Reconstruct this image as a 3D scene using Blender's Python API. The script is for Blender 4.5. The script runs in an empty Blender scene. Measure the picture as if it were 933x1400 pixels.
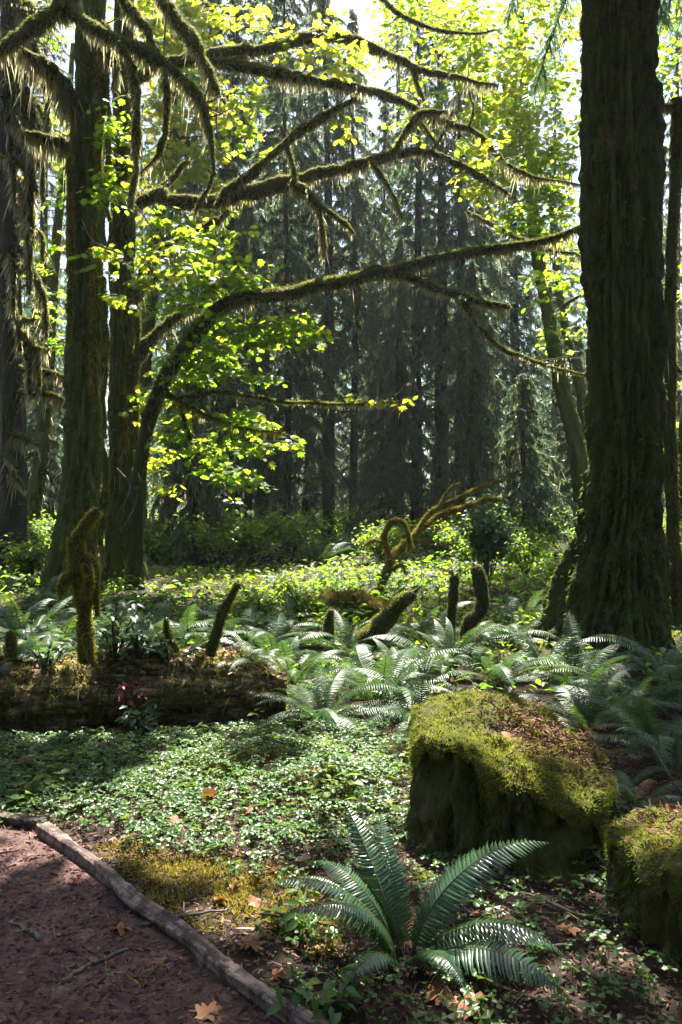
import bpy, math
import numpy as np
from mathutils import Vector

SC = bpy.context.scene
COL = SC.collection
F_PX, CX, CY, EYE = 1089.0, 466.5, 700.0, 1.6
R = math.radians
rng = np.random.default_rng(7)
SUN_EL, SUN_AZ = R(63), R(8.0)          # azimuth measured from +Y towards +X
SDIR = np.array([math.sin(SUN_AZ)*math.cos(SUN_EL), math.cos(SUN_AZ)*math.cos(SUN_EL), math.sin(SUN_EL)])

# ------------------------------------------------------------------ noise
def _h(i, j, k, s):
    n = (i*374761393 + j*668265263 + k*2147483647 + s*144269504) & 0xFFFFFFFF
    n = ((n ^ (n >> 13))*1274126177) & 0xFFFFFFFF
    n = ((n ^ (n >> 16))*2246822519) & 0xFFFFFFFF
    return ((n ^ (n >> 15)) & 0xFFFFFF)/float(0xFFFFFF)

def vnoise(P, s=0):
    P = np.asarray(P, float)
    I = np.floor(P).astype(np.int64); f = P-I; f = f*f*(3-2*f)
    out = 0
    for dx in (0, 1):
        wx = f[:, 0] if dx else 1-f[:, 0]
        for dy in (0, 1):
            wy = f[:, 1] if dy else 1-f[:, 1]
            for dz in (0, 1):
                wz = f[:, 2] if dz else 1-f[:, 2]
                out = out+wx*wy*wz*_h(I[:, 0]+dx, I[:, 1]+dy, I[:, 2]+dz, s)
    return out*2-1

def fbm(P, s=0, o=4, g=.5):
    P = np.asarray(P, float); a = 1; t = 0; n = 0
    for k in range(o):
        t = t+a*vnoise(P, s+k*17); n += a; a *= g; P = P*2.03
    return t/n

def n2(x, y, sc, s=0, o=3):
    x = np.asarray(x, float); y = np.asarray(y, float)
    return fbm(np.stack([x.ravel()*sc, y.ravel()*sc, np.zeros(x.size)+.37], 1), s, o).reshape(x.shape)

# ------------------------------------------------------------------ ground height
def smooth(a, b, x):
    t = np.clip((np.asarray(x, float)-a)/(b-a), 0, 1)
    return t*t*(3-2*t)

def gz(x, y):
    x = np.asarray(x, float); y = np.asarray(y, float)
    z = .04*np.clip(y-6, 0, 36)
    far = smooth(6, 12, y)
    z = z+far*.16*n2(x, y, .25, 3, 2)
    near = smooth(2.0, 5.2, y+.35*(x-0.3))
    z = z+near*.035*n2(x, y, 1.3, 5, 3)
    # low hummocks in the clover
    for hx, hy, r, h in HUMMOCKS:
        z = z+h*np.exp(-(((x-hx)/r)**2+((y-hy)/(r*.8))**2))
    return z
HUMMOCKS = []

def gp(px, py):
    """world point where the sight line through a photo pixel meets the ground"""
    y = 5.0
    for _ in range(30):
        x = (px-CX)/F_PX*y
        zz = float(gz(np.array([x]), np.array([y]))[0])
        y = .5*y+.5*min((EYE-zz)*F_PX/max(py-CY, 4), 60)
    return np.array([(px-CX)/F_PX*y, y, float(gz(np.array([(px-CX)/F_PX*y]), np.array([y]))[0])])

def P(px, py, y):
    return np.array([(px-CX)/F_PX*y, y, EYE-(py-CY)/F_PX*y])

def to_px(W):
    W = np.asarray(W)
    y = np.maximum(W[:, 1], .05)
    return CX+W[:, 0]/y*F_PX, CY-(W[:, 2]-EYE)/y*F_PX

# ------------------------------------------------------------------ mesh container
class G:
    def __init__(s): s.V = []; s.F = []; s.M = []; s.T = []; s.n = 0
    def add(s, V, F, m=0, t=None):
        V = np.asarray(V, np.float32).reshape(-1, 3); F = np.asarray(F, np.int64).reshape(-1, 3)
        if len(F) == 0: return s
        s.V.append(V); s.F.append(F+s.n); s.M.append(np.full(len(F), m, np.int32))
        s.T.append(np.full(len(V), .5, np.float32) if t is None else np.broadcast_to(np.asarray(t, np.float32), (len(V),)))
        s.n += len(V); return s
    def mesh(s, name, mats, org=(0, 0, 0), smooth=True):
        V = np.concatenate(s.V)-np.asarray(org, np.float32); F = np.concatenate(s.F).astype(np.int32); M = np.concatenate(s.M)
        T = np.concatenate(s.T).astype(np.float32)
        me = bpy.data.meshes.new(name)
        me.vertices.add(len(V)); me.vertices.foreach_set('co', np.ascontiguousarray(V, np.float32).ravel())
        me.loops.add(F.size); me.loops.foreach_set('vertex_index', F.ravel())
        me.polygons.add(len(F)); me.polygons.foreach_set('loop_start', np.arange(0, F.size, 3, dtype=np.int32))
        me.polygons.foreach_set('loop_total', np.full(len(F), 3, np.int32))
        me.polygons.foreach_set('material_index', M)
        me.polygons.foreach_set('use_smooth', np.full(len(F), smooth, bool))
        a = me.attributes.new('tint', 'FLOAT', 'POINT'); a.data.foreach_set('value', T)
        me.update(calc_edges=True)
        for m in (mats if isinstance(mats, (list, tuple)) else [mats]): me.materials.append(m)
        return me

ORG = {}
def tag(o, label=None, cat=None, group=None, kind=None):
    if label: o['label'] = label
    if cat: o['category'] = cat
    if group: o['group'] = group
    if kind: o['kind'] = kind
    return o

def thing(name, loc, label, cat, group=None, kind=None):
    o = bpy.data.objects.new(name, None); COL.objects.link(o); o.location = [float(v) for v in loc]
    o.empty_display_size = .1
    ORG[o.name] = np.asarray(loc, float)
    return tag(o, label, cat, group, kind)

def part(name, g, mats, parent=None, smooth=True, org=None, label=None):
    og = ORG[parent.name] if parent is not None else (np.zeros(3) if org is None else np.asarray(org, float))
    me = g.mesh(name, mats, og, smooth)
    o = bpy.data.objects.new(name, me); COL.objects.link(o)
    if parent is not None: o.parent = parent
    else: o.location = [float(v) for v in og]
    ORG[o.name] = og
    if label: o['label'] = label
    return o

def inst(name, me, parent, loc=(0, 0, 0), rot=(0, 0, 0), sc=1.0):
    o = bpy.data.objects.new(name, me); COL.objects.link(o); o.parent = parent
    o.location = [float(v) for v in loc]; o.rotation_euler = rot
    o.scale = (sc, sc, sc) if np.isscalar(sc) else sc
    ORG[o.name] = ORG[parent.name]
    return o

# ------------------------------------------------------------------ geometry builders
def crom(pts, n):
    """Catmull-Rom resample of a path (any number of columns)"""
    p = np.asarray(pts, float); k = len(p)
    q = np.vstack([2*p[0]-p[1], p, 2*p[-1]-p[-2]])
    t = np.linspace(0, k-1-1e-6, n); i = t.astype(int); f = (t-i)[:, None]
    a, b, c, d = q[i], q[i+1], q[i+2], q[i+3]
    return .5*(2*b+(c-a)*f+(2*a-5*b+4*c-d)*f**2+(3*b-a-3*c+d)*f**3)

def frames(C):
    T = np.gradient(C, axis=0); T /= np.linalg.norm(T, axis=1, keepdims=True)+1e-9
    U = np.zeros_like(T); ref = np.array([0., 0, 1]) if abs(T[0, 2]) < .9 else np.array([0., -1, 0])
    u = np.cross(T[0], ref); u /= np.linalg.norm(u)
    for i in range(len(T)):
        u = u-T[i]*np.dot(u, T[i]); u /= np.linalg.norm(u)+1e-9; U[i] = u
    return T, U, np.cross(T, U)

def tube(C, r, sides=8, disp=None, cap=True):
    """triangulated tube along C (n,3) with radii r (n,); disp(points, normals, theta, s) -> radial offset"""
    C = np.asarray(C, float); r = np.broadcast_to(np.asarray(r, float), (len(C),))
    T, U, W = frames(C); n = len(C)
    th = np.linspace(0, 2*np.pi, sides, endpoint=False)
    N = np.cos(th)[None, :, None]*U[:, None]+np.sin(th)[None, :, None]*W[:, None]
    V = C[:, None]+N*r[:, None, None]
    if disp is not None:
        s = np.linspace(0, 1, n)
        d = disp(V.reshape(-1, 3), N.reshape(-1, 3), np.tile(th, n), np.repeat(s, sides))
        V = V+N*np.asarray(d).reshape(n, sides, 1)
    V = V.reshape(-1, 3)
    i = np.arange(n-1)[:, None]*sides; j = np.arange(sides)[None]; j2 = (j+1) % sides
    a, b, c, d = i+j, i+j2, i+sides+j2, i+sides+j
    F = np.concatenate([np.stack([a, b, c], -1).reshape(-1, 3), np.stack([a, c, d], -1).reshape(-1, 3)])
    if cap:
        V = np.vstack([V, C[0], C[-1]]); k0, k1 = n*sides, n*sides+1
        j = np.arange(sides); j2 = (j+1) % sides
        F = np.vstack([F, np.stack([np.full(sides, k0), j2, j], 1), np.stack([np.full(sides, k1), (n-1)*sides+j, (n-1)*sides+j2], 1)])
    return V, F

def unit(v):
    v = np.asarray(v, float); return v/(np.linalg.norm(v, axis=-1, keepdims=True)+1e-9)

def blades(Pn, D, L, W, rg, bend=None):
    """one pointed triangle per root"""
    n = len(Pn); D = unit(D); L = np.broadcast_to(L, (n,)); W = np.broadcast_to(W, (n,))
    S = unit(np.cross(D, rg.normal(size=(n, 3))))
    V = np.stack([Pn-S*W[:, None]/2, Pn+S*W[:, None]/2, Pn+D*L[:, None]], 1)
    return V.reshape(-1, 3), np.arange(n*3).reshape(-1, 3)

def blades2(Pn, D, L, W, rg, sag):
    """bent blade: quad + tip (3 triangles), tip dragged by sag (vector)"""
    n = len(Pn); D = unit(D); L = np.broadcast_to(L, (n,))[:, None]; W = np.broadcast_to(W, (n,))[:, None]
    S = unit(np.cross(D, rg.normal(size=(n, 3))))
    M = Pn+D*L*.5+sag*L*.15; Tp = Pn+D*L*.9+sag*L*.55
    V = np.stack([Pn-S*W/2, Pn+S*W/2, M-S*W*.42, M+S*W*.42, Tp], 1)
    b = np.arange(n)[:, None]*5
    F = (b[:, None]+np.array([[0, 1, 3], [0, 3, 2], [2, 3, 4]])[None]).reshape(-1, 3)
    return V.reshape(-1, 3), F

def stamp(TV, TF, M, pos):
    """instances of a template: M (n,3,3) columns are the template axes, pos (n,3)"""
    n = len(pos); m = len(TV)
    V = np.einsum('nij,mj->nmi', M, TV)+pos[:, None]
    F = (TF[None]+(np.arange(n)*m)[:, None, None]).reshape(-1, 3)
    return V.reshape(-1, 3), F

def basis(fwd, up, size):
    """template +y -> fwd, +z -> up"""
    f = unit(fwd); x = unit(np.cross(f, up)); u = np.cross(x, f)
    return np.stack([x, f, u], -1)*np.broadcast_to(size, (len(f),))[:, None, None]

def tri_sample(V, F, n, rg):
    a, b, c = V[F[:, 0]], V[F[:, 1]], V[F[:, 2]]
    N = np.cross(b-a, c-a); A = np.linalg.norm(N, axis=1)
    i = rg.choice(len(F), n, p=A/A.sum())
    u = rg.random((n, 2)); k = u.sum(1) > 1; u[k] = 1-u[k]
    return a[i]+(b-a)[i]*u[:, :1]+(c-a)[i]*u[:, 1:], N[i]/(A[i][:, None]+1e-9)

def fuzz(V, F, n, rg, L, W, down=.6, out=1.0, jit=.5, mask=None):
    Q, N = tri_sample(V, F, n, rg)
    if mask is not None:
        k = mask(Q, N); Q, N = Q[k], N[k]
    m = len(Q)
    D = N*out+np.array([0, 0, -down])+rg.normal(size=(m, 3))*jit
    return blades(Q-N*.004, D, L*(.4+rg.random(m)*1.1), W*(.6+.8*rg.random(m)), rg)

def fringe(C, r, per_m, L, W, rg, long_share=.04):
    """moss strands hanging from the lower half of a limb"""
    C = np.asarray(C, float); seg = np.linalg.norm(np.diff(C, axis=0), axis=1)
    cum = np.concatenate([[0], np.cumsum(seg)]); n = max(int(cum[-1]*per_m), 3)
    s = rg.random(n)*cum[-1]
    Q = np.stack([np.interp(s, cum, C[:, k]) for k in range(3)], 1)
    rr = np.interp(s, cum, np.broadcast_to(r, (len(C),)))
    T = np.stack([np.interp(s, cum, np.gradient(C, axis=0)[:, k]) for k in range(3)], 1); T = unit(T)
    side = unit(np.cross(T, np.array([0., .15, 1.]))); upv = unit(np.cross(side, T))
    a = rg.normal(0, .75, n)
    N = side*np.sin(a)[:, None]-upv*np.cos(a)[:, None]
    wave = .45+.75*np.clip(.5+.9*vnoise(np.stack([s*2.4, s*0+3.3, s*0], 1), int(rg.integers(99))), 0, 1.3)
    ln = L*wave*(.35+rg.random(n))*np.where(rg.random(n) < long_share, 2.6, 1)
    D = N*.45+np.array([0, 0, -1.])+rg.normal(size=(n, 3))*.16
    return blades2(Q+N*rr[:, None]*.8, D, ln, W*(.6+.9*rg.random(n)), rg, np.array([0, 0, -.3]))
HAZE, EXPOSURE = 0.0004, 2.5
# ------------------------------------------------------------------ materials
def new_mat(name):
    m = bpy.data.materials.new(name); m.use_nodes = True
    nt = m.node_tree; nt.nodes.clear()
    return m, nt, nt.nodes, nt.links

def ramp(nt, src, stops):
    r = nt.nodes.new('ShaderNodeValToRGB'); e = r.color_ramp.elements
    while len(e) < len(stops): e.new(.5)
    for k, (p, c) in enumerate(stops): e[k].position = p; e[k].color = (*c, 1)
    nt.links.new(src, r.inputs[0]); return r.outputs[0]

def noise(nt, scale, detail=5, rough=.6, stretch=None, dist=0, rot=0):
    tc = nt.nodes.new('ShaderNodeTexCoord'); src = tc.outputs['Object']
    if rot:
        mp = nt.nodes.new('ShaderNodeMapping'); mp.inputs['Rotation'].default_value = (0, 0, rot); nt.links.new(src, mp.inputs[0]); src = mp.outputs[0]
    if stretch:
        mp = nt.nodes.new('ShaderNodeMapping'); mp.inputs['Scale'].default_value = stretch
        nt.links.new(src, mp.inputs[0]); src = mp.outputs[0]
    t = nt.nodes.new('ShaderNodeTexNoise'); t.inputs['Scale'].default_value = scale
    t.inputs['Detail'].default_value = detail; t.inputs['Roughness'].default_value = rough; t.inputs['Distortion'].default_value = dist
    nt.links.new(src, t.inputs['Vector']); return t.outputs['Fac']

def attr(nt, name='tint'):
    a = nt.nodes.new('ShaderNodeAttribute'); a.attribute_name = name; return a.outputs['Fac']

def mixc(nt, f, a, b):
    m = nt.nodes.new('ShaderNodeMix'); m.data_type = 'RGBA'
    if isinstance(f, (int, float)): m.inputs[0].default_value = f
    else: nt.links.new(f, m.inputs[0])
    for k, v in ((6, a), (7, b)):
        if isinstance(v, tuple): m.inputs[k].default_value = (*v, 1)
        else: nt.links.new(v, m.inputs[k])
    return m.outputs[2]

def mathn(nt, op, a, b=0.):
    m = nt.nodes.new('ShaderNodeMath'); m.operation = op
    for k, v in ((0, a), (1, b)):
        if isinstance(v, (int, float)): m.inputs[k].default_value = v
        else: nt.links.new(v, m.inputs[k])
    return m.outputs[0]

def leaf_mat(name, refl, trans, tw=.5, rough=.45, spec=.5, tmul=1.0):
    """thin leaf: reflecting side and light passing through; both vary with the per-leaf tint"""
    m, nt, N, L = new_mat(name); t = attr(nt)
    p = N.new('ShaderNodeBsdfPrincipled'); L.new(ramp(nt, t, refl), p.inputs['Base Color'])
    p.inputs['Roughness'].default_value = rough; p.inputs['Specular IOR Level'].default_value = spec
    tr = N.new('ShaderNodeBsdfTranslucent'); L.new(ramp(nt, t, trans), tr.inputs['Color'])
    mx = N.new('ShaderNodeMixShader'); mx.inputs[0].default_value = tw
    L.new(p.outputs[0], mx.inputs[1]); L.new(tr.outputs[0], mx.inputs[2])
    o = N.new('ShaderNodeOutputMaterial'); L.new(mx.outputs[0], o.inputs[0]); return m

def bark_mat(name, dark, mid, light, moss, moss_amt=.5, scale=6, stretch=(1, 1, .25), bump=.6, rough=.85, fine=40, spec=.25, rot=0):
    m, nt, N, L = new_mat(name)
    a = noise(nt, scale, 8, .65, stretch, .4, rot); c = ramp(nt, a, [(.36, dark), (.5, mid), (.64, light)])
    b = noise(nt, scale*.45, 6, .7, (1, 1, .6), .2)
    k = ramp(nt, b, [(max(.0, .62-moss_amt*.4), (0, 0, 0)), (max(.1, .74-moss_amt*.4), (1, 1, 1))])
    f = noise(nt, fine, 4, .7, (1, 1, .5))
    mo = ramp(nt, f, [(.3, tuple(v*.45 for v in moss)), (.7, moss)])
    col = mixc(nt, k, c, mo)
    p = N.new('ShaderNodeBsdfPrincipled'); L.new(col, p.inputs['Base Color']); p.inputs['Roughness'].default_value = rough
    p.inputs['Specular IOR Level'].default_value = spec
    bp = N.new('ShaderNodeBump'); bp.inputs['Strength'].default_value = bump; bp.inputs['Distance'].default_value = .03
    L.new(mathn(nt, 'ADD', a, mathn(nt, 'MULTIPLY', f, .5)), bp.inputs['Height']); L.new(bp.outputs[0], p.inputs['Normal'])
    o = N.new('ShaderNodeOutputMaterial'); L.new(p.outputs[0], o.inputs[0]); return m

M = {}
M['maple_leaf'] = leaf_mat('maple_leaf', [(0, (.045, .095, .015)), (.6, (.07, .12, .015)), (.92, (.12, .13, .015)), (1, (.16, .1, .015))],
                           [(0, (.17, .4, .02)), (.5, (.36, .52, .03)), (.85, (.66, .66, .05)), (1, (.7, .55, .05))], .62, .45, .35)
M['needle'] = leaf_mat('needle', [(0, (.028, .055, .028)), (1, (.075, .115, .056))], [(0, (.1, .18, .08)), (1, (.28, .4, .16))], .48, .4, .6)
M['weeping'] = leaf_mat('weeping', [(0, (.04, .05, .022)), (1, (.1, .105, .045))], [(0, (.2, .2, .07)), (1, (.42, .4, .15))], .48, .6, .3)
M['hanging_moss'] = leaf_mat('hanging_moss', [(0, (.06, .055, .025)), (1, (.16, .15, .07))], [(0, (.38, .34, .16)), (1, (.8, .76, .45))], .6, .8, .1)
M['grey_lichen'] = leaf_mat('grey_lichen', [(0, (.08, .075, .045)), (1, (.18, .165, .09))], [(0, (.22, .2, .1)), (1, (.42, .4, .22))], .5, .85, .1)
M['limb_moss'] = leaf_mat('limb_moss', [(0, (.032, .042, .01)), (1, (.1, .125, .02))], [(0, (.16, .16, .03)), (1, (.42, .42, .07))], .45, .8, .15)
M['bright_moss'] = leaf_mat('bright_moss', [(0, (.055, .085, .012)), (.7, (.14, .165, .02)), (1, (.22, .19, .025))], [(0, (.15, .2, .02)), (1, (.4, .43, .04))], .35, .75, .2)
M['dark_moss'] = leaf_mat('dark_moss', [(0, (.02, .024, .006)), (.5, (.065, .07, .015)), (1, (.14, .11, .045))], [(0, (.08, .1, .015)), (1, (.3, .3, .07))], .3, .85, .15)
M['golden_moss'] = leaf_mat('golden_moss', [(0, (.13, .115, .018)), (.6, (.27, .21, .03)), (1, (.32, .18, .035))], [(0, (.25, .22, .025)), (1, (.5, .38, .05))], .35, .8, .2)
M['gold_lit_moss'] = leaf_mat('gold_lit_moss', [(0, (.12, .115, .015)), (1, (.26, .22, .03))], [(0, (.25, .22, .02)), (1, (.5, .42, .05))], .4, .8, .2)
M['fern'] = leaf_mat('fern', [(0, (.016, .052, .016)), (1, (.042, .1, .022))], [(0, (.045, .12, .02)), (1, (.15, .25, .03))], .32, .38, .42)
M['fern_dark'] = leaf_mat('fern_dark', [(0, (.014, .046, .016)), (1, (.034, .08, .022))], [(0, (.04, .1, .025)), (1, (.1, .2, .04))], .25, .28, .8)
M['fern_stalk'] = leaf_mat('fern_stalk', [(0, (.06, .06, .02)), (1, (.1, .08, .03))], [(0, (.1, .1, .02)), (1, (.1, .1, .02))], .1, .5, .4)
M['clover'] = leaf_mat('clover', [(0, (.028, .075, .018)), (.7, (.055, .125, .02)), (1, (.13, .15, .02))], [(0, (.08, .19, .02)), (1, (.25, .34, .03))], .42, .4, .42)
M['shrub_leaf'] = leaf_mat('shrub_leaf', [(0, (.04, .085, .018)), (.7, (.085, .13, .02)), (1, (.14, .15, .02))], [(0, (.14, .32, .02)), (.6, (.32, .5, .03)), (1, (.58, .62, .05))], .5, .5, .3)
M['blue_leaf'] = leaf_mat('blue_leaf', [(0, (.03, .07, .03)), (1, (.06, .11, .045))], [(0, (.08, .17, .05)), (1, (.2, .3, .08))], .35, .35, .55)
M['dead_leaf'] = leaf_mat('dead_leaf', [(0, (.12, .045, .02)), (.5, (.26, .1, .03)), (1, (.34, .2, .1))], [(0, (.2, .07, .02)), (1, (.4, .2, .05))], .25, .6, .3)
M['red_leaf'] = leaf_mat('red_leaf', [(0, (.12, .02, .015)), (1, (.25, .05, .02))], [(0, (.25, .03, .02)), (1, (.4, .1, .03))], .35, .5, .4)
M['litter'] = leaf_mat('litter', [(0, (.07, .035, .03)), (.5, (.15, .075, .05)), (.85, (.25, .13, .075)), (1, (.36, .25, .16))], [(0, (.05, .02, .01)), (1, (.1, .05, .02))], .1, .7, .3)
M['red_litter'] = leaf_mat('red_litter', [(0, (.05, .02, .014)), (.5, (.13, .05, .03)), (1, (.28, .14, .08))], [(0, (.05, .02, .01)), (1, (.15, .06, .03))], .15, .7, .25)
M['brown_frond'] = leaf_mat('brown_frond', [(0, (.1, .05, .02)), (1, (.2, .11, .05))], [(0, (.15, .08, .03)), (1, (.25, .15, .06))], .25, .7, .2)
M['twig'] = bark_mat('twig', (.025, .018, .012), (.05, .038, .025), (.09, .07, .045), (.06, .065, .02), .4, 14, bump=.3)
M['branch_bark'] = bark_mat('branch_bark', (.012, .01, .006), (.03, .022, .013), (.05, .038, .02), (.055, .06, .012), .95, 7, (1, 1, 1), .7)
M['maple_bark'] = bark_mat('maple_bark', (.007, .005, .004), (.04, .027, .018), (.17, .12, .08), (.1, .12, .022), .8, 8, (1, 1, .2), 1)
M['spruce_bark'] = bark_mat('spruce_bark', (.006, .004, .003), (.03, .019, .012), (.12, .078, .048), (.075, .09, .02), .62, 8, (1, 1, .35), 1)
M['conifer_bark'] = bark_mat('conifer_bark', (.02, .016, .013), (.045, .034, .026), (.085, .066, .05), (.06, .06, .02), .45, 6, (1, 1, .25), .7)
M['log_wood'] = bark_mat('log_wood', (.02, .013, .008), (.2, .13, .07), (.55, .4, .23), (.05, .05, .012), .25, 16, (.1, 1, 1.3), .9, fine=30)
M['stump_wood'] = bark_mat('stump_wood', (.012, .009, .006), (.06, .042, .026), (.17, .12, .075), (.085, .085, .018), .6, 14, (1, 1, .35), .9)
M['timber'] = bark_mat('timber', (.035, .022, .019), (.18, .122, .105), (.38, .275, .24), (.08, .055, .042), .4, 26, (.07, 1, 1), .9, .7, rot=R(48))
M['dead_wood'] = bark_mat('dead_wood', (.06, .05, .045), (.15, .12, .11), (.3, .26, .24), (.14, .13, .03), .3, 8, (1, 1, .3), .6)

def moss_ground(name, cols, scale=30):
    m, nt, N, L = new_mat(name)
    a = noise(nt, scale, 8, .7); b = noise(nt, scale*.17, 4, .6)
    c = ramp(nt, mathn(nt, 'ADD', mathn(nt, 'MULTIPLY', a, .6), mathn(nt, 'MULTIPLY', b, .4)), cols)
    p = N.new('ShaderNodeBsdfPrincipled'); L.new(c, p.inputs['Base Color']); p.inputs['Roughness'].default_value = .9
    p.inputs['Specular IOR Level'].default_value = .2
    bp = N.new('ShaderNodeBump'); bp.inputs['Strength'].default_value = 1; bp.inputs['Distance'].default_value = .02
    L.new(a, bp.inputs['Height']); L.new(bp.outputs[0], p.inputs['Normal'])
    o = N.new('ShaderNodeOutputMaterial'); L.new(p.outputs[0], o.inputs[0]); return m
M['moss_cap'] = moss_ground('moss_cap', [(.35, (.02, .014, .007)), (.46, (.05, .045, .01)), (.55, (.085, .09, .014)), (.64, (.12, .075, .025))], 18)
M['gold_bed'] = moss_ground('gold_bed', [(.35, (.05, .035, .015)), (.5, (.12, .085, .02)), (.62, (.2, .15, .03))])
M['soil'] = moss_ground('soil', [(.33, (.006, .004, .003)), (.47, (.018, .012, .008)), (.56, (.035, .023, .015)), (.66, (.04, .04, .012))], 9)
M['path'] = moss_ground('path', [(.3, (.022, .011, .01)), (.46, (.075, .041, .037)), (.56, (.14, .08, .07)), (.68, (.26, .165, .135))], 34)
# ================================================================== SETTING AND GROUND LEVEL
HUMMOCKS += [(*gp(455, 1085)[:2], .28, .13), (*gp(345, 1050)[:2], .3, .06), (*gp(250, 1090)[:2], .6, .05)]

# path edge: the timber follows this line
EDGE = [gp(58, 1143)[:2], gp(130, 1195)[:2], gp(180, 1240)[:2], gp(250, 1290)[:2], gp(310, 1345)[:2], gp(400, 1405)[:2]]
EDGE = np.array(EDGE); EDGE = np.vstack([EDGE, EDGE[-1]+(EDGE[-1]-EDGE[-2])*2.2])
A0 = EDGE[0]; A_FAR = A0+np.array([-3.0, .75])

def grid(xs, ys, zf):
    X, Y = np.meshgrid(xs, ys); V = np.stack([X, Y, zf(X, Y)], -1).reshape(-1, 3)
    nx, ny = len(xs), len(ys)
    i = (np.arange(ny-1)[:, None]*nx+np.arange(nx-1)[None]).ravel()
    F = np.concatenate([np.stack([i, i+1, i+nx+1], 1), np.stack([i, i+nx+1, i+nx], 1)])
    return V, F

def nonuni(a, b, n, c, k):
    t = np.linspace(-1, 1, n); s = np.sign(t)*np.abs(t)**k
    return np.where(s < 0, c+(c-a)*s, c+(b-c)*s)

g = G()
def ground_z(x, y):
    d = np.hypot(x, y-8)
    return gz(x, y)+smooth(3, 6, y)*.012*n2(x, y, 5, 9, 3)+smooth(60, 240, d)*8
g.add(*grid(nonuni(-320, 320, 300, 0, 2.6), nonuni(-120, 420, 330, 5, 2.6), ground_z))
o = part('ground', g, M['soil'])
tag(o, 'dark brown forest floor of soil and rotted litter under the plants', 'ground', kind='structure')

# path: a sheet laid on the ground, left of the timber
def path_z(x, y): return gz(x, y)+.014+.006*n2(x, y, 6, 31, 3)+.004*n2(x, y, 30, 33, 2)
ys = np.linspace(.2, A0[1]+.75, 150); u = np.linspace(0, 1, 130)
ex = np.interp(ys, EDGE[::-1, 1], EDGE[::-1, 0])
far_x = np.where(ys > A0[1], A0[0]-(ys-A0[1])*(3.0/.75), ex+.02)
X = far_x[:, None]+(-6.5-far_x)[:, None]*u[None]**1.4
Y = np.repeat(ys[:, None], 130, 1)
V = np.stack([X, Y, path_z(X, Y)], -1).reshape(-1, 3)
i = (np.arange(149)[:, None]*130+np.arange(129)[None]).ravel()
g = G().add(V, np.concatenate([np.stack([i, i+131, i+1], 1), np.stack([i, i+130, i+131], 1)]))
o = part('path', g, M['path']); tag(o, 'reddish brown gravel footpath scattered with needles and twigs', 'path', kind='structure')

def on_path(x, y):
    ex = np.interp(y, EDGE[::-1, 1], EDGE[::-1, 0]); far = np.where(y > A0[1], A0[0]-(y-A0[1])*4, ex)
    return x < far

# ------------------------------------------------------------------ timber edging
def beam(name, pts, w, h, label, seed):
    C = crom(pts, 160); s = np.linspace(0, 1, 160); L = np.linalg.norm(np.diff(C, axis=0), axis=1).sum()
    T, U, W = frames(C); W = unit(np.cross(T, [0, 0, 1.])); Z = np.cross(W, T)
    m = 20; th = np.linspace(0, 2*np.pi, m, endpoint=False)
    e = .42
    cx = np.sign(np.cos(th))*np.abs(np.cos(th))**e; cz = np.sign(np.sin(th))*np.abs(np.sin(th))**e
    tw = .5*np.sin(s*9+seed)*np.exp(-((s-.42)/.22)**2)+.12*np.sin(s*13)
    a, b = np.cos(tw)[:, None], np.sin(tw)[:, None]
    px = (w*cx)[None]*a-(h*cz)[None]*b; pz = (w*cx)[None]*b+(h*cz)[None]*a
    sq = (1+.12*np.sin(s*21+seed)+.2*np.exp(-((s-.45)/.05)**2))[:, None]
    V = C[:, None]+W[:, None]*(px*sq)[..., None]+Z[:, None]*(pz)[..., None]
    q = V.reshape(-1, 3)*np.array([9., 9., 9.])
    th2 = np.stack([np.repeat(s*L*3.2, m), np.tile(np.cos(th)*3, 160), np.tile(np.sin(th)*3, 160)], 1)
    d = .011*fbm(th2, seed, 4)+.006*fbm(q*3, seed+3, 3)
    N = V-C[:, None]; N = unit(N.reshape(-1, 3))
    V = V.reshape(-1, 3)+N*d[:, None]
    i = np.arange(159)[:, None]*m; j = np.arange(m)[None]; j2 = (j+1) % m
    A, B, Cc, D = i+j, i+j2, i+m+j2, i+m+j
    F = np.concatenate([np.stack([A, Cc, B], -1).reshape(-1, 3), np.stack([A, D, Cc], -1).reshape(-1, 3)])
    V = np.vstack([V, C[0], C[-1]]); k0 = 160*m; j = np.arange(m); j2 = (j+1) % m
    F = np.vstack([F, np.stack([np.full(m, k0), j, j2], 1), np.stack([np.full(m, k0+1), 159*m+j2, 159*m+j], 1)])
    o = part(name, G().add(V, F), M['timber'], org=C[0]); tag(o, label, 'timber')
    return o
pts = [np.array([p[0], p[1], float(gz(p[0], p[1]))+.035]) for p in EDGE]
beam('edging_timber', pts, .029, .032, 'long grey weathered twisted timber edging the path', 1)
q = A0+np.array([-.04, .1]); pts = [np.array([q[0]-t*2.6, q[1]+t*.62, .03+.02*t]) for t in np.linspace(0, 1, 5)]
beam('edging_timber', pts, .03, .024, 'short thin brown timber meeting the far end of the long grey one', 4)

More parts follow.
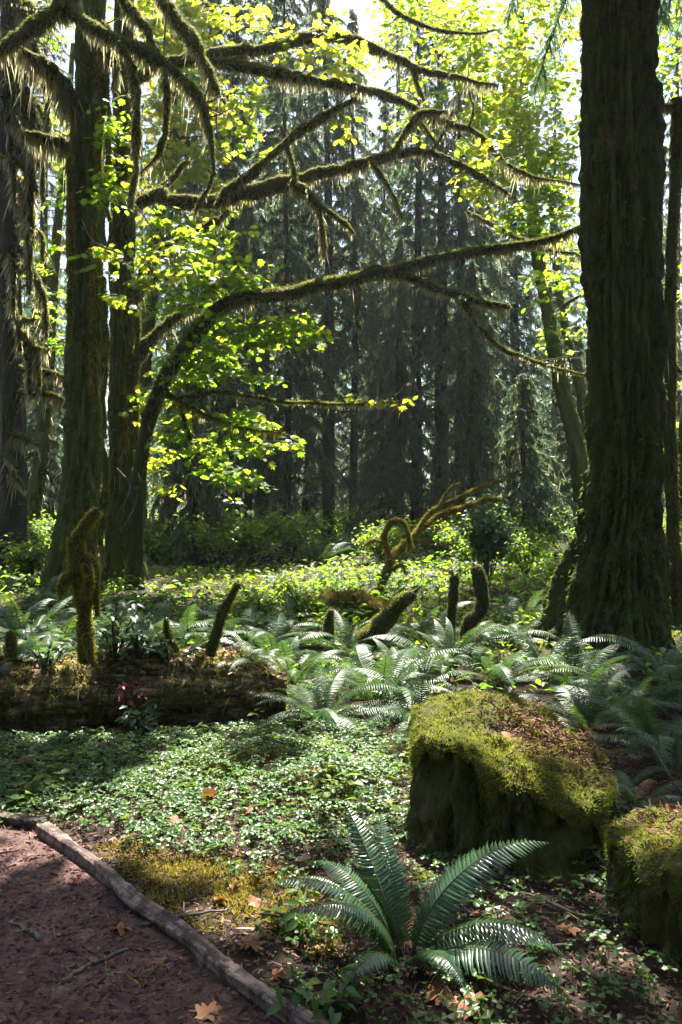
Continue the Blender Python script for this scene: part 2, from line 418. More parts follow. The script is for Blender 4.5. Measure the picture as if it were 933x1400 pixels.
# ------------------------------------------------------------------ stumps
def stump(label, c, r, zf, seed, nfuzz, moss_front, flare=.12, lumpy=1.0):
    """c ground centre, zf(x, y) height of the cut (local plane)"""
    root = thing('tree_stump', (c[0], c[1], c[2]), label, 'stump')
    n = 140; th = np.linspace(0, 2*np.pi, n, endpoint=False)
    rg = np.random.default_rng(seed)
    lob = 1+.09*np.sin(2*th+seed)+.05*np.sin(3*th+1.7*seed)+.03*np.sin(7*th+seed)
    rows = []; m = 26
    for k in range(m):
        t = k/(m-1)
        rad = r*lob*(1+flare*(1-t)**2.5*(1+.5*np.sin(5*th+seed)))
        x, y = rad*np.cos(th), rad*np.sin(th)
        z = -.12+(zf(x/(1+flare*(1-t)**2.5), y/(1+flare*(1-t)**2.5))+.12)*t
        rows.append(np.stack([x, y, z], 1))
    for t in (.97, .8, .6, .4, .2):
        x, y = r*lob*t*np.cos(th), r*lob*t*np.sin(th); rows.append(np.stack([x, y, zf(x, y)], 1))
    V = np.array(rows); q = V.reshape(-1, 3)
    nrm = np.concatenate([unit(q[:, :2]), np.zeros((len(q), 1))], 1)
    side = np.repeat(np.arange(len(rows)) < m, n)
    ang = np.arctan2(q[:, 1], q[:, 0])
    a5 = np.stack([np.cos(ang)*5, np.sin(ang)*5, q[:, 2]*1.6], 1); d = .06*fbm(a5, seed, 4)-.07*np.clip(.3-np.abs(fbm(a5*1.6+3, seed+41, 3)), 0, 1)/.3+.03*fbm(q*16, seed+5, 3)
    q = q+nrm*(d*side)[:, None]+np.array([0, 0, 1])*(.02*fbm(q*9, seed+8, 3)*~side)[:, None]
    V = np.vstack([q, [[0, 0, float(zf(np.array([0.]), np.array([0.]))[0])]]])
    i = np.arange(len(rows)-1)[:, None]*n; j = np.arange(n)[None]; j2 = (j+1) % n
    A, B, C_, D = i+j, i+j2, i+n+j2, i+n+j
    F = np.concatenate([np.stack([A, B, C_], -1).reshape(-1, 3), np.stack([A, C_, D], -1).reshape(-1, 3)])
    jj = np.arange(n); F = np.vstack([F, np.stack([np.full(n, len(V)-1), (len(rows)-1)*n+jj, (len(rows)-1)*n+(jj+1) % n], 1)])
    W = V+np.asarray(c)
    wood = part('wood', G().add(W, F), M['stump_wood'], root)
    # moss cap: a cushion over the cut, curling over the rim
    mr = 30; rows = []
    for k in range(mr):
        t = k/(mr-1)
        if t < .8:
            rr = t/.8; x, y = r*lob*rr*np.cos(th), r*lob*rr*np.sin(th); z = zf(x, y)+.018
        else:
            s = (t-.8)/.2; drop = .02+.16*np.clip(.45+.9*fbm(np.stack([np.cos(th)*5, np.sin(th)*5, th*0], 1), seed+2, 3), 0, 1)**1.5
            rr = 1+.045*np.sin(s*np.pi*.62); x, y = r*lob*rr*np.cos(th), r*lob*rr*np.sin(th)
            z = zf(x/rr, y/rr)+.018*(1-s)-drop*s**1.4
        rows.append(np.stack([x, y, z], 1))
    q = np.array(rows).reshape(-1, 3)
    q[:, 2] += lumpy*.07*fbm(q*5, seed+11, 3)+.05*np.abs(fbm(q*17, seed+12, 3))+.02*fbm(q*40, seed+13, 2)
    q[:, :2] *= 1+.03*fbm(q*12, seed+14, 2)[:, None]
    i = np.arange(mr-1)[:, None]*n; A, B, C_, D = i+j, i+j2, i+n+j2, i+n+j
    F2 = np.concatenate([np.stack([A, D, C_], -1).reshape(-1, 3), np.stack([A, C_, B], -1).reshape(-1, 3)])
    F2 = F2[:, ::1]
    W2 = q+np.asarray(c); g = G().add(W2, F2)
    Q, N = tri_sample(W2, F2, nfuzz, rg); N = np.where(N[:, 2:3] < -.2, -N, N)
    pn = fbm(Q*5, seed+21, 3); kk = rg.random(len(Q)) < np.clip(.75+pn*1.3, .1, 1); Q, N, pn = Q[kk], N[kk], pn[kk]
    t = np.clip(.5+pn*.8+rg.normal(size=len(Q))*.2, 0, 1)
    g.add(*blades(Q-N*.003, N*.8+rg.normal(size=Q.shape)*.65+[0, 0, -.15], .022*(.5+rg.random(len(Q))), .006, rg), 1, np.repeat(t, 3))
    # moss strands and tufts down the sides
    Q, N = tri_sample(W, F, int(nfuzz*1.3), rg); k = (np.abs(N[:, 2]) < .6); Q, N = Q[k], N[k]
    amt = moss_front(Q-np.asarray(c), N)-.1+2.2*fbm(np.stack([Q[:, 0]*7, Q[:, 1]*7, Q[:, 2]*3.5], 1), seed+31, 4)
    k = rg.random(len(Q)) < np.clip(amt, .02, 1); Q, N = Q[k], N[k]
    g.add(*blades2(Q-N*.003, N*.6+np.array([0, 0, -.8])+rg.normal(size=Q.shape)*.3, .03*(.5+1.2*rg.random(len(Q))), .007, rg, np.array([0, 0, -.4])), 2,
          np.repeat(np.clip(.45+.3*rg.normal(size=len(Q)), 0, 1), 5))
    part('moss', g, [M['moss_cap'], M['bright_moss'], M['limb_moss']], root)
    return root, W2, F2

c1 = np.array([.85, 3.98, 0.]); r1 = .455
def zf1(x, y):   # top tilts down towards the viewer's right
    return np.clip(.47+.2*y-.175*x-.05*(x*x)-.045*smooth(.33, .5, np.hypot(x, y))+.05*np.exp(-(((x+.12)/.25)**2+((y-.3)/.25)**2)), .2, .75)
s1, SV1, SF1 = stump('big moss topped tree stump beside the foreground fern', c1, r1, zf1, 3, 30000,
                lambda q, N: .2+.7*smooth(-.2, -.45, q[:, 0])+.5*smooth(.18, .42, q[:, 2]-.2), .19)
c2 = np.array([1.51, 3.06, 0.]); r2 = .40
def zf2(x, y): return .325-.04*y+.02*x-.025*smooth(.3, .45, np.hypot(x, y))
s2, SV2, SF2 = stump('low mossy stump with a flat top cut off by the picture edge', c2, r2, zf2, 8, 20000,
                lambda q, N: .2+.4*smooth(.1, .3, q[:, 2]), .06, .35)

def stump_litter(root, V, F, n, seed, spot, rad):
    rg = np.random.default_rng(seed); Q, N = tri_sample(V, F, n*6, rg)
    d = np.hypot(Q[:, 0]-spot[0], Q[:, 1]-spot[1]); k = (rg.random(len(Q)) < np.exp(-(d/rad)**2)) & (N[:, 2] > .3); Q, N = Q[k][:n], N[k][:n]
    g = G(); D = rg.normal(size=Q.shape); D[:, 2] *= .3; D[:, 2] += .1
    g.add(*blades2(Q+N*.012, D, .035*(.4+rg.random(len(Q))*1.3), .007, rg, np.array([0, 0, -.2])), 0, np.repeat(rg.beta(1.5, 2.2, len(Q)), 5))
    o = part('litter', g, M['red_litter'], root); o['kind'] = 'stuff'
stump_litter(s1, SV1, SF1, 2300, 5, (c1[0]+.2, c1[1]+.0), .22)
stump_litter(s2, SV2, SF2, 2200, 6, (c2[0]+.05, c2[1]+.12), .3)

# ------------------------------------------------------------------ fallen log
LA, LB = np.array([-3.9, 5.75, .22]), np.array([-.45, 6.4, .17])
log = thing('fallen_log', (-2.2, 5.95, 0), 'thick rotting fallen log lying across the clearing behind the clover', 'log')
n = 150; s = np.linspace(0, 1, n)[:, None]; C = LA+(LB-LA)*s; C[:, 2] += .015*np.sin(s[:, 0]*11)
rad = .335-.05*s[:, 0]; rad = rad*np.where(s[:, 0] > .88, 1-.9*smooth(.88, 1, s[:, 0])*.6, 1)
def dlog(Q, N, th, s):
    a = np.stack([s*5, np.cos(th)*3.2, np.sin(th)*3.2], 1); b = np.stack([s*22, np.cos(th)*11, np.sin(th)*11], 1)
    f = fbm(a, 4, 4); cut = np.clip(fbm(a*1.7+4, 6, 3)-.05, 0, 1)
    return .075*f+.03*fbm(b, 5, 3)-.14*cut-.03*np.abs(fbm(np.stack([s*2, np.cos(th)*14, np.sin(th)*14], 1), 12, 3))
LV, LF = tube(C, rad, 72, dlog)
part('wood', G().add(LV, LF), M['log_wood'], log)
rg = np.random.default_rng(12); g = G()
Q, N = tri_sample(LV, LF, 60000, rg)
if np.mean(N[:, 2]*(Q[:, 2]-.21)) < 0: N = -N
am = .08+smooth(-.15, .6, N[:, 2])+.4*fbm(Q*3, 44, 3); k = rg.random(len(Q)) < am; Q, N = Q[k], N[k]
g.add(*blades(Q-N*.004, N*.7+rg.normal(size=Q.shape)*.7+[0, 0, -.1], .045*(.4+rg.random(len(Q))), .011, rg), 0, np.repeat(np.clip(.5+fbm(Q*4, 45, 2), 0, 1), 3))
k = rg.random(len(Q)) < .12; Q2 = Q[k]+[0, -.03, -.02]
g.add(*blades2(Q2, np.array([0, -.2, -1])+rg.normal(size=Q2.shape)*.25, .12*(.3+rg.random(len(Q2))), .011, rg, np.array([0, 0, -.3])), 0, np.repeat(rg.random(len(Q2))*.6, 5))
part('moss', g, [M['limb_moss']], log)
g = G(); k = (N[:, 2] > .6) & (rg.random(len(Q)) < np.where(Q[:, 0] > -1.9, .12, .04)); Q3 = Q[k]
D = rg.normal(size=Q3.shape); D[:, 2] = np.abs(D[:, 2])*.4
g.add(*blades2(Q3+[0, 0, .02], D, .07*(.3+rg.random(len(Q3))), .02, rg, np.array([0, 0, -.3])), 0, np.repeat(.5+.5*rg.random(len(Q3)), 5))
lt = part('litter', g, M['litter'], log); lt['kind'] = 'stuff'
LOGTOP = lambda x: float(np.interp(x, [LA[0], LB[0]], [LA[2]+.3, LB[2]+.22]))
LOGY = lambda x: float(np.interp(x, [LA[0], LB[0]], [LA[1], LB[1]]))

# ------------------------------------------------------------------ mossy snags and stubs
def mossy_path(pts_px, y0, rpx, n=40):
    """pixel path with depth(s) and pixel radii -> world centre line and radii"""
    k = len(pts_px); ys = np.broadcast_to(np.asarray(y0, float), (k,)) if np.ndim(y0) == 0 or len(y0) == k else np.linspace(y0[0], y0[1], k)
    W = np.array([P(a, b, y) for (a, b), y in zip(pts_px, ys)])
    rr = np.interp(np.linspace(0, 1, k), np.linspace(0, 1, len(rpx)), rpx)*ys/F_PX
    q = crom(np.column_stack([W, rr]), n)
    return q[:, :3], np.maximum(q[:, 3], .003)

def rough(seed, a=.18, sc=9):
    def f(Q, N, th, s): return None
    return f

def limb_geo(C, r, seed, sides=9, lump=.22, sc=7):
    return tube(C, r, sides, lambda Q, N, th, s: np.repeat(r, sides)*lump*2*fbm(Q*sc, seed, 3))

def fuzz_limb(g, V, F, seed, n, L, W, m, down=.5, tint=.5):
    rg = np.random.default_rng(seed); fv, ff = fuzz(V, F, n, rg, L, W, down)
    g.add(fv, ff, m, np.repeat(np.clip(tint+.25*rg.normal(size=len(ff)), 0, 1), 3))

def snag(name, label, cat, branches, mats, seed, L=.03, dens=1.0, fr=60, group=None, tint=.6):
    base = branches[0][0][0]
    root = thing(name, base, label, cat, group)
    for k, (C, r) in enumerate(branches):
        V, F = limb_geo(C, r, seed+k, 14, .3, 8)
        gg = G().add(V, F); rq = np.random.default_rng(seed+7*k)
        if r[-1] > .012:
            tdir = unit(C[-1]-C[-3])
            for q in range(5):
                b0 = C[-1]-tdir*r[-1]*1.5+rq.normal(size=3)*r[-1]*.45; e0 = b0+(tdir+rq.normal(size=3)*.25)*r[-1]*(1.3+1.3*rq.random())
                gg.add(*tube(np.linspace(b0, e0, 4), np.array([.5, .4, .25, .04])*r[-1], 5))
        w = part('trunk' if k == 0 else 'branch', gg, mats[0], root)
        g = G(); area = np.linalg.norm(np.diff(C, axis=0), axis=1).sum()*r.mean()*6.3
        fuzz_limb(g, V, F, seed+50+k, int(area*16000*dens)+200, L, .009, 0, .5, tint)
        rg = np.random.default_rng(seed+90+k); fv, ff = fringe(C, r, fr, L*1.6, .01, rg); g.add(fv, ff, 0, np.repeat(rg.random(len(ff)//3)*.7+.2, 5))
        part('moss', g, mats[1:], w)
    return root

B = lambda pts, y, r, n=40: mossy_path(pts, y, r, n)
snag('mossy_snag', 'furry green mossy snag with stubby arms growing on the fallen log', 'snag', [
    B([(118, 905), (117, 860), (113, 800), (106, 775), (107, 740), (117, 718), (134, 698)], 5.75, [10, 10, 12, 11, 10, 9, 6], 60),
    B([(113, 800), (100, 788), (88, 792), (82, 812)], [5.75, 5.65], [6, 6.5, 5.5, 3], 24),
    B([(116, 815), (122, 795), (118, 772)], [5.6, 5.55], [7, 7, 6], 20),
    B([(106, 765), (99, 748), (97, 735)], [5.75, 5.7], [7, 6, 4], 16),
    B([(116, 760), (128, 775), (131, 810), (134, 842)], [5.75, 5.72], [6, 5, 4, 2], 24),
    B([(118, 868), (123, 890), (130, 912)], [5.65, 5.6], [7, 5, 2.5], 16)],
    [M['twig'], M['gold_lit_moss']], 200, .022, 1.5, 110)
def stub(label, pts, y, r, seed, mats=None, name='mossy_stub', L=.025, dens=1., fr=40):
    return snag(name, label, 'stub', [B(pts, y, r, 30)], mats or [M['twig'], M['limb_moss']], seed, L, dens, fr)
stub('slender curved mossy stick standing on the right end of the log', [(288, 895), (296, 865), (307, 830), (326, 797)], [6.1, 6.0], [7, 6.5, 6, 5], 210)
stub('short round mossy stub at the left end of the log', [(14, 898), (15, 880), (13, 864)], 5.7, [7, 7, 5], 211, [M['twig'], M['bright_moss']])
stub('thin green stub among ferns just left of the curved stick', [(240, 890), (230, 865), (227, 848)], 6.2, [5, 4.5, 3], 212)
stub('small upright mossy post among ferns behind the log end', [(449, 872), (450, 850), (453, 834)], 8.0, [6, 6, 4], 213)
stub('thick furry mossy branch stub leaning to the right over the ferns', [(497, 880), (525, 850), (545, 826), (566, 811)], [8.2, 8.0], [14, 11.5, 9, 7.5], 214, dens=1.3)
stub('thin straight dark post standing upright in the ferns', [(614, 880), (617, 850), (620, 815), (623, 787)], 8.3, [6.5, 6, 5.8, 5.4], 215, [M['twig'], M['dark_moss']])
stub('dark crooked post with mossy bend beside the thin straight one', [(633, 882), (643, 850), (660, 825), (655, 790), (650, 775)], 8.5, [9, 8, 8, 8, 7], 216, [M['twig'], M['dark_moss']], dens=1.2)

# yellow-mossed arching dead branch in the meadow
y = 12.0
snag('mossy_fallen_branch', 'yellow green mossy dead branch arching up from the meadow', 'fallen branch', [
    B([(500, 842), (518, 808), (527, 785), (535, 765), (545, 750), (565, 733), (590, 700), (625, 682), (655, 667), (690, 655)], [11.4, 12.6], [5.5, 4, 4, 3.2, 3, 2.8, 2.6, 2.2, 1.7, 1], 80),
    B([(534, 768), (529, 750), (525, 734), (532, 717), (546, 711), (556, 722), (562, 750)], [11.9, 11.7], [3.2, 3, 3.5, 3.5, 3, 2.4, 1.8], 40),
    B([(570, 728), (600, 705), (640, 692), (668, 682), (690, 685)], [12.2, 12.9], [3, 3, 2.5, 2, 1], 30),
    B([(550, 742), (565, 740), (590, 742)], [12.1, 12.0], [3, 2, 1], 16), B([(600, 695), (612, 672), (630, 660)], [12.2, 12.4], [1.6, 1.2, .8], 16), B([(531, 745), (512, 738), (498, 745)], [11.8, 11.6], [2, 1.4, .8], 16), B([(530, 782), (548, 772), (556, 785)], [11.7, 11.5], [2, 1.5, .8], 16)],
    [M['dead_wood'], M['gold_lit_moss']], 230, .035, 1.6, 170, tint=.5)
# low moss-covered log behind the ferns
snag('mossy_log', 'low golden mossed rotten log lying behind the ferns', 'log', [
    B([(395, 832), (430, 826), (480, 826), (520, 836), (548, 830)], [10.6, 10.2], [9, 13, 15, 12, 6], 50)], [M['dead_wood'], M['golden_moss']], 240, .05, 1.1, 60, tint=.35)
# ================================================================== FERNS
def frond_mesh(name, a0, a1, pairs, seed, maxl=.135, wm=1.0, mat='fern'):
    rg = np.random.default_rng(seed); n = 40; t = np.linspace(0, 1, n)
    a = R(a0)+(R(a1)-R(a0))*t**1.25; dx = np.cos(a)/(n-1); dz = np.sin(a)/(n-1)
    X = np.concatenate([[0], np.cumsum(dx)[:-1]]); Z = np.concatenate([[0], np.cumsum(dz)[:-1]])
    sw = rg.normal()*.08; Yv = sw*t**2
    C = np.stack([X, Yv, Z], 1); g = G()
    V, F = tube(C, .0065*(1-.8*t), 4); g.add(V, F, 1)
    u = np.linspace(.1, .995, pairs)
    prof = np.interp(u, [0, .1, .22, .45, .7, .88, 1], [0, .55, .9, 1, .72, .36, .05])*maxl
    q = np.stack([np.interp(u, t, C[:, k]) for k in range(3)], 1)
    T = unit(np.stack([np.interp(u, t, np.gradient(C, axis=0)[:, k]) for k in range(3)], 1))
    for sgn in (-1, 1):
        S = np.tile([0, float(sgn), 0], (pairs, 1)); Nn = unit(np.cross(T, S)*sgn)
        Nn = np.where(np.sum(Nn*[[0, 0, 1]], 1, keepdims=True) < -.3, Nn, Nn)
        D = unit(S*1.0+T*(.22+.35*u[:, None]**2)+rg.normal(size=(pairs, 3))*.05-Nn*.18)
        W = T; l = prof*(.93+.14*rg.random(pairs)); w = wm*.0165*np.interp(u, [0, .8, 1], [1, .9, .4])*(36/pairs)**.6
        drop = -Nn*(l*.16)[:, None]
        b0 = q-W*(w*.42)[:, None]; b1 = q+W*(w*.5)[:, None]
        m = q+D*(l*.5)[:, None]+drop*.3; m0 = m-W*(w*.45)[:, None]; m1 = m+W*(w*.45)[:, None]
        mid0 = q+Nn*.002; midm = m+Nn*(w*.22)[:, None]
        tp = q+D*l[:, None]+drop+T*(l*.1)[:, None]
        V = np.stack([b0, mid0, b1, m0, midm, m1, tp], 1).reshape(-1, 3)
        F = np.array([[0, 1, 4], [0, 4, 3], [1, 2, 5], [1, 5, 4], [3, 4, 6], [4, 5, 6]])
        if sgn < 0: F = F[:, ::-1]
        F = (F[None]+(np.arange(pairs)*7)[:, None, None]).reshape(-1, 3)
        g.add(V, F, 0, np.repeat(np.clip(.5+.2*rg.normal(size=pairs), 0, 1), 7))
    return g.mesh(name, [M[mat], M['fern_stalk']])
ARCH = [(84, 25), (78, 0), (72, -25), (64, -30), (56, -40), (45, -45), (35, -40), (80, -45), (88, 50), (66, 5)]
FROND = [frond_mesh('frond', a, b, 38, 300+k) for k, (a, b) in enumerate(ARCH)]
FROND_HI = [frond_mesh('frond', a, b, 40, 330+k, .15, wm=1.45, mat='fern_dark') for k, (a, b) in enumerate(ARCH)]

def fern(label, pos, n, L, seed, fronds=None, tilt=.08, group='sword ferns of the forest floor', lib=None):
    rg = np.random.default_rng(seed); lib = lib or FROND
    root = thing('sword_fern', pos, label, 'fern', group)
    lst = fronds or []
    if not fronds:
        off = rg.random()*6.28
        for k in range(n):
            lst.append((off+k*2.399+rg.normal()*.3, L*.86*(.55+.55*rg.random()), int(rg.choice([2, 3, 4, 5, 6, 7, 1, 4, 5, 6]))))
    for az, l, v in lst:
        inst('frond', lib[v], root, (.03*math.cos(az), .03*math.sin(az), 0), (rg.normal()*tilt*2.8, rg.normal()*tilt*1.6, az), (l, l*(.85+.3*rg.random()), l))
    return root

FROND_DEAD = frond_mesh('frond', 30, -55, 30, 371, .1, mat='brown_frond')
def onlog(px, yy): 
    x = (px-CX)/F_PX*yy; return np.array([x, LOGY(x)+.02, LOGTOP(x)-.04])
# the foreground fern, frond by frond (azimuth, length, arch)
a_ = lambda d: R(d)
fern('glossy sword fern in the foreground before the big mossy stump', gp(552, 1314), 0, 1, 401, [
    (a_(95), .6, 0), (a_(66), .52, 0), (a_(50), .55, 1), (a_(-5), .6, 3), (a_(35), .62, 3), (a_(185), .6, 2), (a_(18), .72, 3), (a_(5), .64, 4), (a_(-22), .62, 5), (a_(125), .5, 1), (a_(143), .5, 2),
    (a_(162), .5, 3), (a_(180), .5, 4), (a_(205), .45, 3), (a_(-130), .45, 4), (a_(-60), .4, 5), (a_(105), .5, 0)], .11, lib=FROND_HI)
FERNS = [  # label, px, py, fronds, length, seed
 ('bright sword fern standing at the right end of the fallen log', (440, 985), 20, .95, 1),
 ('sword fern with arching fronds in front of the leaning mossy stub', (520, 965), 20, 1.0, 2),
 ('sword fern drooping between the log end and the big stump', (575, 985), 16, .85, 3),
 ('silvery sword fern below the thin straight dark post', (610, 925), 20, 1.05, 4),
 ('silvery sword fern right behind the top of the big stump', (680, 935), 18, 1.0, 5),
 ('sword fern hanging its fronds at the foot of the huge trunk', (745, 925), 18, .95, 6),
 ('dark sword fern in the shade beside the huge trunk, fronds spread wide', (860, 985), 20, 1.05, 7),
 ('dark sword fern reaching out at the picture edge under the huge trunk', (925, 965), 18, 1.05, 8),
 ('dark low sword fern between the big stump and the low stump', (868, 1105), 12, .55, 9),
 ('dark sword fern in deep shade behind the low stump', (935, 1060), 14, .8, 10),
 ('silvery sword fern behind the left end of the log', (30, 872), 18, 1.0, 11),
 ('sword fern behind the log just left of the mossy snag', (85, 880), 16, .95, 12),
 ('sword fern behind the log just right of the mossy snag', (170, 878), 18, 1.0, 13),
 ('silvery sword fern left of the slender curved stick', (235, 872), 18, 1.0, 14),
 ('silvery sword fern right of the slender curved stick', (335, 885), 20, 1.0, 15),
 ('sword fern low behind the slender curved stick', (268, 858), 14, .8, 16),
 ('sword fern left of the small upright mossy post', (395, 880), 18, 1.0, 17),
 ('sword fern right of the small upright mossy post', (480, 900), 18, .95, 18),
 ('sword fern behind the small upright mossy post', (440, 845), 14, .9, 19),
 ('sword fern beside the crooked mossy post', (690, 880), 16, .95, 20),
 ('low sword fern at the left flank of the huge trunk', (720, 850), 14, .85, 21),
 ('sword fern at the foot of the two dark maple trunks', (60, 832), 16, .95, 22),
 ('sword fern below the base of the leaning maple stem', (205, 838), 16, .95, 23),
 ('distant sword fern in the brush below the twin conifer trunks', (440, 770), 16, 1.1, 24),
 ('distant sword fern left of the arching yellow mossy branch', (470, 758), 16, 1.1, 25),
 ('distant upright sword fern in the meadow behind the leaning stem', (385, 800), 12, .7, 26),
 ('sword fern at the left picture edge above the log', (-5, 850), 14, .9, 27),
 ('sword fern growing low along the right side of the log end', (400, 935), 16, .8, 28),
 ('sword fern arching over the log left of its snag', (40, 893), 16, .95, 30),
 ('sword fern with long silvery fronds between snag and curved stick', (205, 893), 18, 1.05, 31),
 ('sword fern leaning over the log top near the curved stick', (262, 893), 16, .95, 32),
 ('sword fern filling the bank between the log end and the bright fern', (375, 905), 18, 1.0, 33),
 ('broad sword fern below the leaning mossy stub, fronds towards the clover', (545, 940), 18, 1.05, 34),
 ('sword fern rising between the leaning stub and the straight post', (580, 880), 16, 1.0, 35),
 ('sword fern in the dark hollow right behind the big stump', (790, 945), 18, 1.0, 36),
 ('dark sword fern at the right edge above the low stump', (900, 1030), 16, .9, 37),
 ('dark sword fern with raised fronds against the huge trunk', (905, 930), 18, 1.1, 38),
 ('dark sword fern right of the big stump with one long frond', (800, 1000), 16, .85, 29),
]
for lab, (px, py), n, L, sd in FERNS:
    fern(lab, gp(px, py), n, L, 420+sd)
for lab, px, sd in (('small sword fern rooted on the log below the mossy snag', 60, 460), ('small fern growing on top of the log near its middle', 200, 461), ('small fern hanging over the log front at the left picture edge', 12, 462), ('small fern on the log between snag and curved stick', 150, 463), ('small fern draping over the right end of the log', 345, 464), ('small fern on the log just right of the curved stick', 312, 465)):
    fern(lab, onlog(px, 6.), 12, .5, sd)

for o in [q for q in COL.objects if q.name.startswith('sword_fern')]:     # withered fronds at the base
    for k in range(2 if o.location.y > 4 else 3):
        l = .35+.3*rng.random(); inst('frond', FROND_DEAD, o, (0, 0, .02), (rng.normal()*.2, .15+rng.normal()*.15, rng.random()*6.28), (l, l*.7, l))['label'] = 'withered brown frond'

# ================================================================== GROUND COVER (stuff)
def hearts():
    o = np.array([(0, 0), (.28, .42), (.5, .78), (.4, 1.02), (.16, 1.0), (0, .84), (-.16, 1.0), (-.4, 1.02), (-.5, .78), (-.28, .42)])
    V = []; F = []
    for k in range(3):
        a = k*2*math.pi/3; ca, sa = math.cos(a), math.sin(a); b = len(V)
        z = .22*np.abs(o[:, 0])+.04-.12*o[:, 1]**2
        V += [(x*ca-y*sa, x*sa+y*ca, zz) for (x, y), zz in zip(o*.5, z*.6)]
        V[b+5] = (V[b+5][0], V[b+5][1], V[b+5][2]-.06)
        F += [(b, b+1, b+5), (b+1, b+2, b+3), (b+1, b+3, b+4), (b+1, b+4, b+5), (b, b+5, b+9), (b+9, b+7, b+8), (b+9, b+6, b+7), (b+9, b+5, b+6)]
    return np.array(V), np.array(F)
HV, HF = hearts()
def ell(px, py, lst):
    d = 0
    for cx, cy, rx, ry, w in lst: d = np.maximum(d, w*np.clip(1.6*(1-(((px-cx)/rx)**2+((py-cy)/ry)**2)), 0, 1))
    return d
def avoid(x, y):
    k = np.hypot(x-c1[0], y-c1[1]) > r1*1.03; k &= np.hypot(x-c2[0], y-c2[1]) > r2*1.03
    k &= ~((x > LA[0]) & (x < LB[0]) & (np.abs(y-np.interp(x, [LA[0], LB[0]], [LA[1], LB[1]])+.1) < .46))
    return k & ~on_path(x+.02, y-.02)
rg = np.random.default_rng(77)
def scatter(n, x0, x1, y0, y1, lst, extra=None):
    x = x0+(x1-x0)*rg.random(n); y = y0+(y1-y0)*rg.random(n); z = gz(x, y)
    px, py = to_px(np.stack([x, y, z], 1)); d = ell(px, py, lst)
    if extra is not None: d = d*extra(x, y)
    k = (rg.random(n) < d) & avoid(x, y); return x[k], y[k], z[k]
CLOVER = [(60, 1050, 260, 90, 1), (230, 1060, 330, 100, 1), (460, 1080, 140, 110, .9), (300, 1130, 220, 60, .9), (520, 1110, 60, 90, .45), (120, 1120, 70, 30, .35), (420, 1180, 150, 60, .3),
          (700, 1250, 240, 100, .25), (800, 1340, 300, 130, .25), (640, 1370, 300, 80, .3), (560, 1340, 120, 60, .2), (840, 1210, 60, 130, .4), (450, 1330, 60, 90, .25), (340, 1000, 120, 40, .8), (650, 1230, 140, 40, .25)]
x, y, z = scatter(50000, -5, 3.2, 2.2, 6.3, CLOVER, lambda x, y: np.clip(.95+.8*n2(x, y, 1.8, 71), .35, 1))
n = len(x); az = rg.random(n)*6.28; up = unit(np.stack([rg.normal(size=n)*.4, rg.normal(size=n)*.4-.05, np.ones(n)], 1))
h = .035+.07*rg.random(n)*np.clip(.7+n2(x, y, 2.5, 72), .2, 1.6)
pos = np.stack([x, y, z+h], 1)
g = G(); V, F = stamp(HV, HF, basis(np.stack([np.cos(az), np.sin(az), 0*az], 1), up, .047*(.5+.8*rg.random(n))), pos)
tn = np.clip(.42+.3*n2(x, y, 1.2, 73)+.18*rg.normal(size=n), 0, 1); g.add(V, F, 0, np.repeat(tn, len(HV)))
st = blades(pos-[0, 0, .005], np.stack([rg.normal(size=n)*.2, rg.normal(size=n)*.2, -np.ones(n)], 1), h, .0035, rg); g.add(*st, 1, .3)
o = part('clover_carpet', g, [M['clover'], M['fern_stalk']]); tag(o, 'dense carpet of glossy three leaved wood sorrel before the log', 'ground cover', kind='stuff')

# broader leaves and small sprigs growing through the carpet
OVL0 = np.array([(0, 0, 0), (.26, .3, .06), (.28, .6, .05), (0, 1, -.1), (-.28, .6, .05), (-.26, .3, .06), (0, .5, 0)])
OVF0 = np.array([(0, 1, 6), (1, 2, 6), (2, 3, 6), (3, 4, 6), (4, 5, 6), (5, 0, 6)])
x, y, z = scatter(2600, -5, 3.2, 2.2, 6.6, CLOVER, lambda x, y: np.clip(.3+1.6*n2(x, y, 1.1, 171), 0, 1)); n = len(x)
k3 = np.repeat(np.arange(n), 4); a3 = rg.random(n)[k3]*6.28+np.tile(np.arange(4), n)*1.65; hh3 = (.06+.1*rg.random(n))[k3]
fw = np.stack([np.cos(a3), np.sin(a3), .05+.25*rg.normal(size=len(k3))], 1); Q = np.stack([x[k3], y[k3], z[k3]+hh3+.02*rg.normal(size=len(k3))], 1)
g = G(); V, F = stamp(OVL0, OVF0, basis(fw, np.stack([rg.normal(size=len(k3))*.3, rg.normal(size=len(k3))*.3, np.ones(len(k3))], 1), (.035+.045*rg.random(n))[k3]*(.7+.5*rg.random(len(k3)))), Q)
g.add(V, F, 0, np.repeat(np.clip(.45+.3*rg.normal(size=n), 0, 1)[k3], 7)); st = blades(np.stack([x, y, z+.12], 1), np.tile([0, 0, -1.], (n, 1)), .13, .004, rg); g.add(*st, 1)
o = part('leafy_sprigs', g, [M['shrub_leaf'], M['fern_stalk']]); tag(o, 'broader leaved sprigs growing up through the wood sorrel carpet', 'ground cover', kind='stuff')

